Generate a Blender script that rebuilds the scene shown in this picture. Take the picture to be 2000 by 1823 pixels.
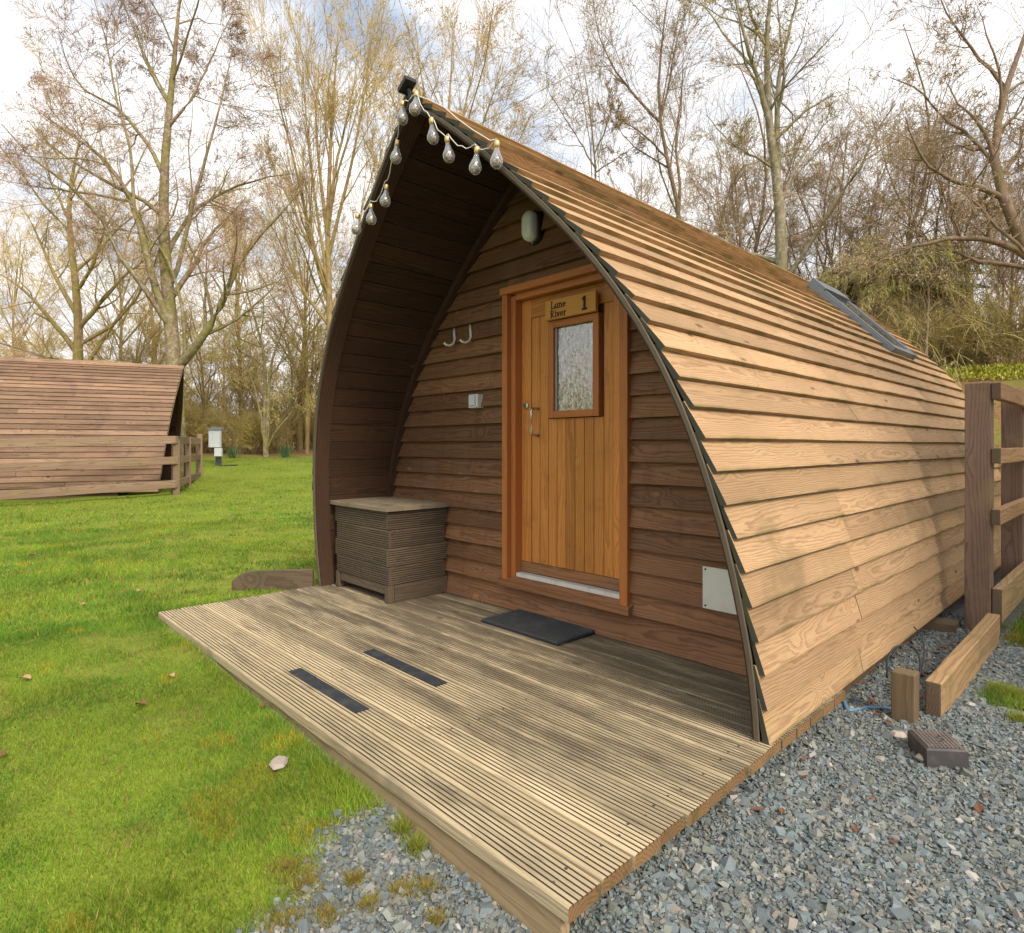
import bpy, math, random
import numpy as np
from mathutils import Vector
random.seed(7); rng = np.random.default_rng(11)
R_ = math.radians
scn = bpy.context.scene
for o in list(bpy.data.objects): bpy.data.objects.remove(o)

# ------------------------------------------------------------------ camera, sky, sun, exposure
CAM = np.array([2.53, -2.042, 1.0]); FPX = 1196.0; HOR = 872.0
RT = np.array([.6899, .7239, 0]); FW = np.array([-.7239, .6899, 0]); UP = np.array([0, 0, 1.])
cd = bpy.data.cameras.new('camera'); cam = bpy.data.objects.new('camera', cd); scn.collection.objects.link(cam)
cam.location = CAM; cam.rotation_euler = (R_(90), 0, math.atan2(.7239, .6899))
cd.sensor_fit = 'HORIZONTAL'; cd.sensor_width = 36; cd.lens = 36 * FPX / 2000; cd.shift_y = -(911.5 - HOR) / 2000
cd.clip_start = .05; cd.clip_end = 1500
scn.camera = cam

SUN_FROM = Vector((1.0, -.30, .90)).normalized()
SUN_EL = math.asin(SUN_FROM.z); SUN_AZ = math.atan2(SUN_FROM.x, SUN_FROM.y)
sd = bpy.data.lights.new('sun', 'SUN'); sd.energy = 2.9; sd.angle = R_(18.0); sd.color = (1.0, .89, .74)
sun = bpy.data.objects.new('sun', sd); scn.collection.objects.link(sun)
sun.rotation_euler = (-SUN_FROM).to_track_quat('-Z', 'Y').to_euler(); sun.location = (20, 5, 18)

w = bpy.data.worlds.new('World'); scn.world = w; w.use_nodes = True
nt = w.node_tree; nt.nodes.clear()
def N(t, ty, **kw):
    n = t.nodes.new(ty)
    for k, v in kw.items():
        if k in ('noise_dimensions', 'operation', 'blend_type', 'data_type', 'sky_type', 'feature', 'distance', 'voronoi_dimensions', 'interpolation_type', 'attribute_name', 'sun_disc', 'sun_elevation', 'sun_rotation', 'use_clamp', 'air_density', 'dust_density', 'clamp'):
            setattr(n, k, v)
        else: n.inputs[k].default_value = v
    return n
sky = N(nt, 'ShaderNodeTexSky', sky_type='NISHITA', sun_disc=False, sun_elevation=SUN_EL, sun_rotation=SUN_AZ)
tc = nt.nodes.new('ShaderNodeTexCoord')
sp = nt.nodes.new('ShaderNodeSeparateXYZ'); nt.links.new(tc.outputs['Generated'], sp.inputs[0])
def wmath(op, a, b=None, clamp=False):
    n = nt.nodes.new('ShaderNodeMath'); n.operation = op; n.use_clamp = clamp
    for i, v in enumerate((a, b)):
        if v is None: continue
        if isinstance(v, (int, float)): n.inputs[i].default_value = v
        else: nt.links.new(v, n.inputs[i])
    return n.outputs[0]
den = wmath('ADD', wmath('ABSOLUTE', sp.outputs['Z']), .32)
cv = nt.nodes.new('ShaderNodeCombineXYZ')
nt.links.new(wmath('DIVIDE', sp.outputs['X'], den), cv.inputs[0]); nt.links.new(wmath('DIVIDE', sp.outputs['Y'], den), cv.inputs[1]); cv.inputs[2].default_value = 1.3
n1 = N(nt, 'ShaderNodeTexNoise', Scale=1.7, Detail=7.0, Roughness=.55, Distortion=.3); nt.links.new(cv.outputs[0], n1.inputs['Vector'])
mr = N(nt, 'ShaderNodeMapRange', interpolation_type='SMOOTHSTEP'); nt.links.new(n1.outputs['Fac'], mr.inputs[0])
mr.inputs[1].default_value = .31; mr.inputs[2].default_value = .50
n2 = N(nt, 'ShaderNodeTexNoise', Scale=2.6, Detail=5.0, Roughness=.5); nt.links.new(cv.outputs[0], n2.inputs['Vector'])
cr = nt.nodes.new('ShaderNodeValToRGB'); nt.links.new(n2.outputs['Fac'], cr.inputs[0])
cr.color_ramp.elements[0].position = .3; cr.color_ramp.elements[0].color = (8.0, 8.15, 8.5, 1)
cr.color_ramp.elements[1].position = .62; cr.color_ramp.elements[1].color = (10.6, 10.5, 10.4, 1)
bl = nt.nodes.new('ShaderNodeMix'); bl.data_type = 'RGBA'; bl.blend_type = 'MIX'; bl.inputs[0].default_value = .55
nt.links.new(sky.outputs[0], bl.inputs[6]); bl.inputs[7].default_value = (5.4, 6.7, 8.8, 1)
mx = nt.nodes.new('ShaderNodeMix'); mx.data_type = 'RGBA'
nt.links.new(mr.outputs[0], mx.inputs[0]); nt.links.new(bl.outputs[2], mx.inputs[6]); nt.links.new(cr.outputs[0], mx.inputs[7])
bg = nt.nodes.new('ShaderNodeBackground'); bg.inputs[1].default_value = .1; nt.links.new(mx.outputs[2], bg.inputs[0])
wo = nt.nodes.new('ShaderNodeOutputWorld'); nt.links.new(bg.outputs[0], wo.inputs[0])
vs = scn.view_settings; vs.view_transform = 'Standard'; vs.look = 'None'; vs.exposure = 0.42; vs.gamma = 1; vs.use_curve_mapping = False
scn.cycles.max_bounces = 4; scn.cycles.diffuse_bounces = 2; scn.cycles.glossy_bounces = 2; scn.cycles.transparent_max_bounces = 8; scn.cycles.use_adaptive_sampling = True; scn.cycles.adaptive_threshold = .02; scn.cycles.caustics_reflective = False; scn.cycles.caustics_refractive = False
scn.cycles.use_denoising = True

# ------------------------------------------------------------------ helpers
def px3(px, py, d):
    return CAM + d * (RT * (px - 1000) / FPX + FW + UP * (HOR - py) / FPX)
def atpx(px, d):
    p = px3(px, HOR, d); return float(p[0]), float(p[1])
def S(t):
    t = np.clip(t, 0, 1); return t * t * (3 - 2 * t)

def ground_z(X, Y):
    X = np.asarray(X, float); Y = np.asarray(Y, float)
    z = -.045 - .03 * S((X + .5) / 1.4) - .02 * S((X - 1.2) / .4)
    z = z - .06 * S((X - .85) / .35) * S((-.85 - Y) / .15) * (1 - S((X - 1.55) / .3))
    z = z + .13 * S((X - 1.95) / .6) * S((Y - 2.2) / 1.2)
    d = (X - CAM[0]) * FW[0] + (Y - CAM[1]) * FW[1]
    far = np.interp(d, [0, 10, 12, 14, 16, 18, 20, 22, 26, 40, 100, 400], [0, 0, .06, .14, .26, .5, .65, .75, .9, 1.3, 2.0, 3])
    z = z + far * S((-X - 3) / 4)
    z = z + 2.5 * S((Y - 6.8) / 6) * S((X + 13) / 9)
    z = z + .012 * np.sin(X * 2.1 + 1.3) * np.sin(Y * 1.7) + .008 * np.sin(X * 5.3) * np.sin(Y * 4.9 + .7)
    return z

def tag(o, label=None, cat=None, group=None, kind=None):
    if label: o['label'] = label
    if cat: o['category'] = cat
    if group: o['group'] = group
    if kind: o['kind'] = kind
    return o
def empty(name, loc=(0, 0, 0), rz=0):
    e = bpy.data.objects.new(name, None); scn.collection.objects.link(e); e.location = loc; e.rotation_euler = (0, 0, rz); e.empty_display_size = .1
    return e
def link(name, me, parent=None):
    o = bpy.data.objects.new(name, me); scn.collection.objects.link(o)
    if parent is not None: o.parent = parent
    return o

class MB:
    """collects geometry with wood coordinates (bc) and material indices"""
    def __init__(s): s.v = []; s.f = []; s.b = []; s.m = []; s.ox = random.uniform(0, 90); s.oy = random.uniform(-.05, .05)
    def ring(s, pts, bcs):
        i = len(s.v); s.v += [tuple(map(float, p)) for p in pts]
        s.b += [(b[0] + s.ox, b[1] + s.oy, b[2]) for b in bcs]; return i
    def sweep(s, rings, bcs, closed=False, caps=(True, True), m=0, m0=None, m1=None):
        n = len(rings[0]); ids = [s.ring(r, b) for r, b in zip(rings, bcs)]
        prs = list(zip(ids[:-1], ids[1:]))
        if closed: prs.append((ids[-1], ids[0]))
        for a, b in prs:
            for k in range(n):
                s.f.append((a + k, a + (k + 1) % n, b + (k + 1) % n, b + k)); s.m.append(m)
        if not closed:
            if caps[0]: s.f.append(tuple(ids[0] + k for k in range(n))[::-1]); s.m.append(m if m0 is None else m0)
            if caps[1]: s.f.append(tuple(ids[-1] + k for k in range(n))); s.m.append(m if m1 is None else m1)
    def box(s, o, ex, ey, ez, sx, sy, sz, seg=1, m=0, wob=0, m0=None, m1=None):
        """o = corner; ex long axis (grain), ey width, ez thickness"""
        o = np.array(o, float); ex, ey, ez = (np.array(e, float) for e in (ex, ey, ez))
        rs, bs = [], []
        for i in range(seg + 1):
            x = sx * i / seg; q = o + ex * x + (ez * random.uniform(-wob, wob) + ey * random.uniform(-wob, wob) if wob else 0)
            c = [(0, 0), (sy, 0), (sy, sz), (0, sz)]
            rs.append([q + ey * a + ez * b for a, b in c]); bs.append([(x, a - sy / 2, b) for a, b in c])
        s.sweep(rs, bs, m=m, m0=m0, m1=m1)
        return s
    def bx(s, x0, x1, y0, y1, z0, z1, grain='x', **k):
        if grain == 'x': return s.box((x0, y0, z0), (1, 0, 0), (0, 0, 1), (0, 1, 0), x1 - x0, z1 - z0, y1 - y0, **k)
        if grain == 'z': return s.box((x0, y0, z0), (0, 0, 1), (1, 0, 0), (0, 1, 0), z1 - z0, x1 - x0, y1 - y0, **k)
        return s.box((x0, y0, z0), (0, 1, 0), (0, 0, 1), (1, 0, 0), y1 - y0, z1 - z0, x1 - x0, **k)
    def tube(s, pts, rad, sides=8, m=0, caps=(True, True)):
        P = np.array(pts, float); n = len(P); rad = np.broadcast_to(np.array(rad, float), (n,))
        T = np.gradient(P, axis=0); T /= np.linalg.norm(T, axis=1)[:, None] + 1e-12
        ref = np.array([0, 0, 1.]) if abs(T[:, 2]).mean() < .8 else np.array([1., 0, 0])
        rs, bs = [], []; L = 0
        for i in range(n):
            u = np.cross(T[i], ref); u /= np.linalg.norm(u) + 1e-12; v = np.cross(T[i], u)
            if i: L += np.linalg.norm(P[i] - P[i - 1])
            a = np.arange(sides) * 2 * math.pi / sides
            rs.append([P[i] + rad[i] * (math.cos(t) * u + math.sin(t) * v) for t in a]); bs.append([(L, rad[i] * math.cos(t), rad[i] * math.sin(t)) for t in a])
        s.sweep(rs, bs, caps=caps, m=m); return s
    def lathe(s, c, prof, sides=16, axis='z', m=0, caps=(True, True)):
        c = np.array(c, float)
        ax = {'z': ((1, 0, 0), (0, 1, 0), (0, 0, 1)), 'y': ((1, 0, 0), (0, 0, 1), (0, 1, 0)), 'x': ((0, 1, 0), (0, 0, 1), (1, 0, 0))}[axis]
        u, v, wv = (np.array(q, float) for q in ax); rs, bs = [], []
        for r, h in prof:
            a = np.arange(sides) * 2 * math.pi / sides
            rs.append([c + wv * h + r * (math.cos(t) * u + math.sin(t) * v) for t in a]); bs.append([(h, r * math.cos(t), r * math.sin(t)) for t in a])
        s.sweep(rs, bs, caps=caps, m=m); return s
    def build(s, name, mats, parent=None, smooth=False):
        me = bpy.data.meshes.new(name); me.from_pydata(s.v, [], s.f)
        a = me.attributes.new('bc', 'FLOAT_VECTOR', 'POINT'); a.data.foreach_set('vector', np.array(s.b, np.float32).ravel())
        mats = mats if isinstance(mats, (list, tuple)) else [mats]
        for m in mats: me.materials.append(m)
        me.polygons.foreach_set('material_index', np.array(s.m, np.int32))
        me.polygons.foreach_set('use_smooth', np.full(len(s.f), smooth))
        me.update(); return link(name, me, parent)

def raw_mesh(name, V, F, mats, attrs=None, smooth=False, mat_idx=None):
    """V (n,3), F (m,k) numpy"""
    me = bpy.data.meshes.new(name); V = np.asarray(V, np.float32); F = np.asarray(F, np.int32)
    me.vertices.add(len(V)); me.vertices.foreach_set('co', V.ravel())
    k = F.shape[1]; me.loops.add(F.size); me.loops.foreach_set('vertex_index', F.ravel())
    me.polygons.add(len(F)); me.polygons.foreach_set('loop_start', np.arange(len(F), dtype=np.int32) * k)
    if mat_idx is not None: me.polygons.foreach_set('material_index', mat_idx.astype(np.int32))
    me.polygons.foreach_set('use_smooth', np.full(len(F), smooth))
    for nm, (ty, arr) in (attrs or {}).items():
        a = me.attributes.new(nm, ty, 'POINT'); a.data.foreach_set({'FLOAT': 'value', 'FLOAT_VECTOR': 'vector', 'FLOAT_COLOR': 'color'}[ty], np.asarray(arr, np.float32).ravel())
    for m in (mats if isinstance(mats, (list, tuple)) else [mats]): me.materials.append(m)
    me.update(calc_edges=True); me.validate(); return me

# ------------------------------------------------------------------ materials
def newmat(name):
    m = bpy.data.materials.new(name); m.use_nodes = True; t = m.node_tree
    return m, t, t.nodes['Principled BSDF']
class G:
    """tiny node-graph writer"""
    def __init__(s, t): s.t = t
    def m(s, op, *a, clamp=False):
        n = s.t.nodes.new('ShaderNodeMath'); n.operation = op; n.use_clamp = clamp
        for i, v in enumerate(a):
            if isinstance(v, (int, float)): n.inputs[i].default_value = v
            else: s.t.links.new(v, n.inputs[i])
        return n.outputs[0]
    def vec(s, x, y, z):
        n = s.t.nodes.new('ShaderNodeCombineXYZ')
        for i, v in enumerate((x, y, z)):
            if isinstance(v, (int, float)): n.inputs[i].default_value = v
            else: s.t.links.new(v, n.inputs[i])
        return n.outputs[0]
    def sep(s, v):
        n = s.t.nodes.new('ShaderNodeSeparateXYZ'); s.t.links.new(v, n.inputs[0]); return n.outputs
    def attr(s, name, out='Vector'):
        n = s.t.nodes.new('ShaderNodeAttribute'); n.attribute_name = name; return n.outputs[out]
    def noise(s, v, scale=1, detail=2, rough=.5, dist=0, out='Fac'):
        n = s.t.nodes.new('ShaderNodeTexNoise'); s.t.links.new(v, n.inputs['Vector'])
        n.inputs['Scale'].default_value = scale; n.inputs['Detail'].default_value = detail; n.inputs['Roughness'].default_value = rough; n.inputs['Distortion'].default_value = dist
        return n.outputs[out]
    def rng(s, v, a, b, c=0., d=1., smooth=True):
        n = s.t.nodes.new('ShaderNodeMapRange'); n.interpolation_type = 'SMOOTHSTEP' if smooth else 'LINEAR'
        s.t.links.new(v, n.inputs[0])
        for i, x in enumerate((a, b, c, d)): n.inputs[i + 1].default_value = x
        return n.outputs[0]
    def mix(s, f, a, b, blend='MIX'):
        n = s.t.nodes.new('ShaderNodeMix'); n.data_type = 'RGBA'; n.blend_type = blend
        for i, v in ((0, f), (6, a), (7, b)):
            if isinstance(v, (int, float)): n.inputs[i].default_value = v
            elif isinstance(v, tuple): n.inputs[i].default_value = (*v[:3], 1)
            else: s.t.links.new(v, n.inputs[i])
        return n.outputs[2]
    def ramp(s, f, stops):
        n = s.t.nodes.new('ShaderNodeValToRGB'); s.t.links.new(f, n.inputs[0]); e = n.color_ramp.elements
        while len(e) < len(stops): e.new(.5)
        for i, (p, c) in enumerate(stops): e[i].position = p; e[i].color = (*c, 1) if isinstance(c, tuple) else (c, c, c, 1)
        return n.outputs[0]
    def bump(s, h, strength, dist=.01):
        n = s.t.nodes.new('ShaderNodeBump'); n.inputs['Strength'].default_value = strength; n.inputs['Distance'].default_value = dist
        s.t.links.new(h, n.inputs['Height']); return n.outputs[0]
    def objrand(s):
        n = s.t.nodes.new('ShaderNodeObjectInfo'); return n.outputs['Random']
    def pos(s):
        n = s.t.nodes.new('ShaderNodeNewGeometry'); return n.outputs['Position']

def make_wood(name, light, dark, knot=(.06, .03, .015), freq=95, grain=.75, var=.22, dirt=None, dirt_amt=.5, dirt_scale=2.5, dirt_lo=.52, dirt_hi=.72, algae=0, rough=.75, bump=.35, knots=.5, tint=None, spec=.25, streak=0, streaky=False, door_dark=False):
    m, t, bs = newmat(name); g = G(t)
    bc = g.attr('bc'); x, y, z = g.sep(bc)[0:3]
    nv = g.vec(g.m('MULTIPLY', x, 1.3), g.m('MULTIPLY', y, 5.0), g.m('MULTIPLY', z, 3.0))
    n1 = g.noise(nv, 1, 1, .5); n2 = g.noise(g.vec(g.m('MULTIPLY', x, .8), 7.3, 1.1), 1, 1, .5)
    kv = g.vec(g.m('MULTIPLY', x, 3.2), g.m('MULTIPLY', y, 8.5), 0.5)
    vo = t.nodes.new('ShaderNodeTexVoronoi'); vo.feature = 'F1'; t.links.new(kv, vo.inputs['Vector']); vo.inputs['Scale'].default_value = 1.0
    dk = vo.outputs['Distance']; ca = g.sep(vo.outputs['Color'])
    act = g.m('LESS_THAN', ca[0], knots)
    infl = g.m('MULTIPLY', act, g.rng(dk, .42, .02))
    yy = g.m('ADD', y, g.m('MULTIPLY', g.m('SUBTRACT', n2, .5), .16))
    dd = g.m('ADD', g.m('ADD', z, .02), g.m('MULTIPLY', n1, .045))
    r = g.m('SQRT', g.m('ADD', g.m('MULTIPLY', yy, yy), g.m('MULTIPLY', dd, dd)))
    r = g.m('ADD', r, g.m('MULTIPLY', infl, .03))
    fib = g.noise(g.vec(g.m('MULTIPLY', x, 5.), g.m('MULTIPLY', y, 170.), g.m('MULTIPLY', z, 170.)), 1, 2, .6)
    wob = g.noise(g.vec(g.m('MULTIPLY', x, 9.), g.m('MULTIPLY', y, 34.), z), 1, 1, .5)
    r = g.m('ADD', r, g.m('ADD', g.m('MULTIPLY', g.m('SUBTRACT', fib, .5), .006), g.m('MULTIPLY', g.m('SUBTRACT', wob, .5), .009)))
    ph = g.m('FRACT', g.m('MULTIPLY', r, freq))
    ring = g.ramp(ph, [(0, 0.), (.45, .18), (.82, .9), (.93, 1.), (1., 0.)])
    f = g.m('ADD', g.m('MULTIPLY', ring, grain), g.m('MULTIPLY', g.m('SUBTRACT', fib, .5), .55), clamp=True)
    col = g.mix(f, light, dark)
    big = g.noise(g.vec(g.m('MULTIPLY', x, .9), g.m('MULTIPLY', y, 2.5), z), 1, 2, .6)
    col = g.mix(g.rng(big, .35, .75, 0, .45), col, dark)
    core = g.m('MULTIPLY', act, g.rng(dk, .13, .06))
    col = g.mix(g.m('MULTIPLY', core, .85), col, knot)
    if dirt:
        dn = g.noise(g.vec(g.m('MULTIPLY', x, dirt_scale * .45), g.m('MULTIPLY', g.sep(g.pos())[1], dirt_scale * 2.6), 0.) if streaky else g.pos(), 1. if streaky else dirt_scale, 4, .7)
        if door_dark:   # boards grow darker towards the door
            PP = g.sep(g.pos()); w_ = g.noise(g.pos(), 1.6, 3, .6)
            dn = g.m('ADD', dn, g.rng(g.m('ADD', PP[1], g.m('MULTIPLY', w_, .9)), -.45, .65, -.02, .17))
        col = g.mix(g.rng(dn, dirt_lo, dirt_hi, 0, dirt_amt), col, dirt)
    if streak:
        P = g.sep(g.pos()); sn = g.noise(g.vec(g.m('MULTIPLY', P[0], 14), g.m('MULTIPLY', P[1], 14), g.m('MULTIPLY', P[2], 1.6)), 1, 3, .6)
        col = g.mix(g.rng(sn, .55, .75, 0, streak), col, dark)
    if algae:
        yl = g.attr('low', 'Fac'); an = g.noise(g.pos(), 3.2, 4, .6)
        lim = g.m('MULTIPLY', g.rng(yl, .016, 0.), g.rng(an, .38, .70))
        col = g.mix(g.m('MULTIPLY', lim, algae, clamp=True), col, (.13, .12, .035))
    rv = g.m('ADD', 1 - var, g.m('MULTIPLY', g.objrand(), 2 * var))
    col = g.mix(1., col, g.vec(rv, rv, rv), 'MULTIPLY')
    if tint:
        col = g.mix(g.m('MULTIPLY', g.m('FRACT', g.m('MULTIPLY', g.objrand(), 7.31)), .6), col, g.mix(1., col, tint, 'MULTIPLY'))
    t.links.new(col, bs.inputs['Base Color']); bs.inputs['Roughness'].default_value = rough; bs.inputs['Specular IOR Level'].default_value = spec
    h = fib
    t.links.new(g.bump(h, bump, .004), bs.inputs['Normal'])
    return m

def simple(name, col, rough=.6, metal=0, spec=.4, nscale=0, namt=.25, bump=0, bscale=60, dirt=None, dscale=4, damt=.5):
    m, t, bs = newmat(name); g = G(t)
    c = None
    tcn = t.nodes.new('ShaderNodeTexCoord'); co = tcn.outputs['Object']
    if nscale:
        n = g.noise(co, nscale, 4, .6); c = g.mix(g.m('MULTIPLY', n, namt * 2), col, tuple(v * .45 for v in col))
    if dirt:
        n = g.noise(co, dscale, 5, .65); c = g.mix(g.rng(n, .45, .75, 0, damt), c if c is not None else col, dirt)
    if c is not None: t.links.new(c, bs.inputs['Base Color'])
    else: bs.inputs['Base Color'].default_value = (*col, 1)
    bs.inputs['Roughness'].default_value = rough; bs.inputs['Metallic'].default_value = metal; bs.inputs['Specular IOR Level'].default_value = spec
    if bump: t.links.new(g.bump(g.noise(co, bscale, 3, .6), bump, .003), bs.inputs['Normal'])
    return m

M = {}
M['roof'] = make_wood('larch_roof_board', (.52, .34, .188), (.29, .172, .09), knot=(.13, .07, .035), freq=140, grain=.8, var=.2, algae=.8, dirt=(.20, .145, .075), dirt_amt=.6, dirt_scale=1.5, knots=.42, tint=(.86, .88, .84), bump=.5)
M['ridge'] = make_wood('ridge_board', (.36, .20, .075), (.19, .095, .035), freq=70, var=.1, dirt=(.1, .07, .04), dirt_amt=.5)
M['end'] = simple('painted_board_end', (.085, .085, .062), .85, nscale=18, namt=.5, dirt=(.09, .1, .03), dscale=9)
M['batten'] = make_wood('rim_batten', (.17, .135, .095), (.10, .078, .052), var=.1, grain=.4, dirt=(.09, .09, .05), dirt_amt=.6, dirt_scale=6)
M['wall'] = make_wood('stained_wall_board', (.27, .135, .066), (.10, .046, .022), knot=(.34, .18, .085), freq=110, grain=.7, var=.28, rough=.62, bump=.45, knots=.38, streak=.35, dirt=(.25, .17, .12), dirt_amt=.35, dirt_scale=1.7)
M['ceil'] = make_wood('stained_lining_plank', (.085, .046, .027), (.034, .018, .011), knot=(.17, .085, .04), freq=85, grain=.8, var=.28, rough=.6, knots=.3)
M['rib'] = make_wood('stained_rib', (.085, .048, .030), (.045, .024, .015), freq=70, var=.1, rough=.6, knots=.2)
M['door'] = make_wood('varnished_door_board', (.64, .270, .065), (.43, .155, .035), knot=(.16, .06, .02), freq=85, grain=.8, var=.2, rough=.42, bump=.2, knots=.24, spec=.4, dirt=(.30, .12, .035), dirt_amt=.5, dirt_scale=5)
M['frame'] = make_wood('varnished_door_frame', (.52, .19, .055), (.34, .11, .03), knot=(.2, .07, .02), freq=75, grain=.5, var=.05, rough=.45, bump=.15, knots=.1, spec=.4)
M['sillw'] = make_wood('worn_sill_wood', (.36, .17, .075), (.18, .085, .042), freq=75, var=.05, rough=.55, dirt=(.22, .17, .13), dirt_amt=.6, dirt_scale=6)
M['groove'] = simple('dark_door_groove', (.13, .055, .02), .6)
M['plate'] = make_wood('name_plate_wood', (.68, .34, .085), (.56, .25, .05), freq=60, grain=.4, var=.02, rough=.4, knots=.0)
M['deck'] = make_wood('weathered_deck_board', (.54, .44, .28), (.31, .24, .14), knot=(.10, .07, .045), freq=110, grain=.65, var=.22, dirt=(.095, .078, .054), dirt_amt=.78, dirt_scale=3.0, dirt_lo=.46, dirt_hi=.74, streaky=True, door_dark=True, knots=.4, rough=.8, bump=.5)
M['deckend'] = make_wood('deck_end_grain', (.27, .16, .075), (.13, .08, .035), var=.15, dirt=(.06, .07, .02), dirt_amt=.8, dirt_scale=9)
M['grime'] = simple('groove_grime', (.095, .07, .043), .9, nscale=30, namt=.4)  # darker tone for the grooves of the deck boards
M['grime2'] = simple('dark_groove_grime', (.035, .027, .02), .9)  # very dark tone for the grooves in the chest sides
M['fascia'] = make_wood('fascia_board', (.44, .33, .19), (.28, .19, .1), freq=60, var=.05, dirt=(.12, .11, .05), dirt_amt=.6, dirt_scale=4)
M['box'] = make_wood('grey_weathered_decking', (.15, .11, .075), (.075, .055, .037), freq=100, var=.16, dirt=(.09, .085, .045), dirt_amt=.5, dirt_scale=4, knots=.25)
M['boxlid'] = make_wood('box_lid_board', (.33, .27, .18), (.18, .14, .09), freq=100, var=.16, dirt=(.08, .075, .05), dirt_amt=.5, dirt_scale=4)
M['pod2'] = make_wood('weathered_pod_board', (.33, .21, .135), (.13, .08, .052), knot=(.05, .03, .02), freq=60, grain=.8, var=.3, knots=.5, dirt=(.14, .085, .07), dirt_amt=.65, dirt_scale=1.6)
M['post'] = make_wood('brown_fence_post', (.25, .165, .118), (.125, .08, .056), freq=70, var=.05, dirt=(.3, .22, .1), dirt_amt=.35, dirt_scale=5)
M['rail'] = make_wood('fence_rail', (.50, .29, .15), (.28, .15, .075), freq=70, var=.12, knots=.4)
M['beam'] = make_wood('landscape_beam', (.40, .26, .13), (.22, .14, .07), freq=60, var=.05, dirt=(.16, .14, .05), dirt_amt=.5, dirt_scale=6)
M['stub'] = make_wood('stub_post', (.19, .13, .075), (.11, .075, .042), freq=60, var=.05, dirt=(.12, .11, .04), dirt_amt=.5, dirt_scale=8)
M['darkwood'] = make_wood('old_dark_timber', (.16, .115, .075), (.085, .06, .04), var=.1, dirt=(.07, .08, .03), dirt_amt=.6)
M['pfence'] = make_wood('old_fence_rail', (.29, .20, .135), (.15, .098, .066), freq=60, var=.2, dirt=(.27, .22, .06), dirt_amt=.5, dirt_scale=2)
M['metal'] = simple('brushed_aluminium', (.62, .60, .55), .38, 1.0)
M['hook'] = simple('cream_hook_metal', (.85, .82, .74), .4, .2)
M['grey_metal'] = simple('grey_roof_window_metal', (.19, .22, .245), .45, .3, nscale=6, namt=.2)
M['lead'] = simple('lead_apron', (.50, .50, .50), .55, .1, nscale=8, dirt=(.3, .3, .25))
M['white'] = simple('cream_plastic', (.74, .74, .65), .5, dirt=(.42, .42, .33), dscale=7, damt=.4)
M['grey_pl'] = simple('pale_grey_plastic', (.62, .66, .68), .5, dirt=(.4, .42, .4), dscale=7, damt=.4)
M['black'] = simple('black_plastic', (.016, .017, .018), .55)
M['rubber'] = simple('black_rubber', (.028, .031, .034), .75, nscale=30, namt=.3, dirt=(.09, .09, .08), dscale=10, damt=.45)
M['rubber2'] = simple('worn_rubber_rib', (.07, .075, .08), .7, nscale=20, namt=.4, dirt=(.15, .15, .13), dscale=8, damt=.4)
M['grit'] = simple('anti_slip_grit', (.035, .042, .052), .85, nscale=250, namt=.6, bump=.6, bscale=400, dirt=(.10, .10, .09), dscale=12, damt=.5)
M['cover'] = simple('dark_cover_plastic', (.075, .07, .072), .6, nscale=20, dirt=(.17, .15, .13), dscale=12, damt=.6)
M['opal'] = simple('opal_glass', (.82, .83, .76), .25, spec=.5)
M['cord'] = simple('white_cord', (.75, .73, .66), .6)
M['brass'] = simple('gold_cap', (.70, .52, .22), .35, .8)
M['blue'] = simple('blue_hose', (.12, .24, .36), .4)
M['cable'] = simple('black_cable', (.02, .022, .025), .45)
M['ink'] = simple('black_lettering', (.022, .015, .01), .6)
M['rock'] = simple('pale_stone', (.44, .37, .31), .85, nscale=25, namt=.3, bump=.5, bscale=60)
M['rock2'] = simple('cream_stone', (.56, .50, .42), .85, nscale=25, namt=.3, bump=.5, bscale=60)
M['leaf'] = simple('dead_leaf', (.24, .10, .05), .8, nscale=60, namt=.4)
M['leaf2'] = simple('pale_dead_leaf', (.50, .34, .17), .8, nscale=60, namt=.4)
M['daff'] = simple('daffodil_leaf', (.12, .27, .10), .5)

def mat_glass_clear():
    m, t, bs = newmat('bulb_glass'); t.nodes.remove(bs); g = G(t)
    tr = t.nodes.new('ShaderNodeBsdfTransparent'); tr.inputs[0].default_value = (.93, .94, .95, 1)
    gl = t.nodes.new('ShaderNodeBsdfGlossy'); gl.inputs['Roughness'].default_value = .04
    df = t.nodes.new('ShaderNodeBsdfDiffuse'); df.inputs[0].default_value = (.8, .8, .8, 1)
    fr = t.nodes.new('ShaderNodeLayerWeight'); fr.inputs[0].default_value = .35
    a = t.nodes.new('ShaderNodeMixShader'); t.links.new(g.m('ADD', g.m('MULTIPLY', fr.outputs['Facing'], .6), .10), a.inputs[0]); t.links.new(tr.outputs[0], a.inputs[1]); t.links.new(gl.outputs[0], a.inputs[2])
    b = t.nodes.new('ShaderNodeMixShader'); b.inputs[0].default_value = .09; t.links.new(a.outputs[0], b.inputs[1]); t.links.new(df.outputs[0], b.inputs[2])
    t.links.new(b.outputs[0], t.nodes['Material Output'].inputs[0]); return m
M['bulb'] = mat_glass_clear()
def mat_petals():
    m, t, bs = newmat('bulb_filling'); g = G(t); tcn = t.nodes.new('ShaderNodeTexCoord')
    n = g.noise(tcn.outputs['Object'], 55, 2, .6)
    t.links.new(g.ramp(n, [(.3, (.03, .05, .02)), (.45, (.12, .16, .06)), (.55, (.55, .35, .30)), (.7, (.7, .62, .55))]), bs.inputs['Base Color']); return m
M['petals'] = mat_petals()
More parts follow.
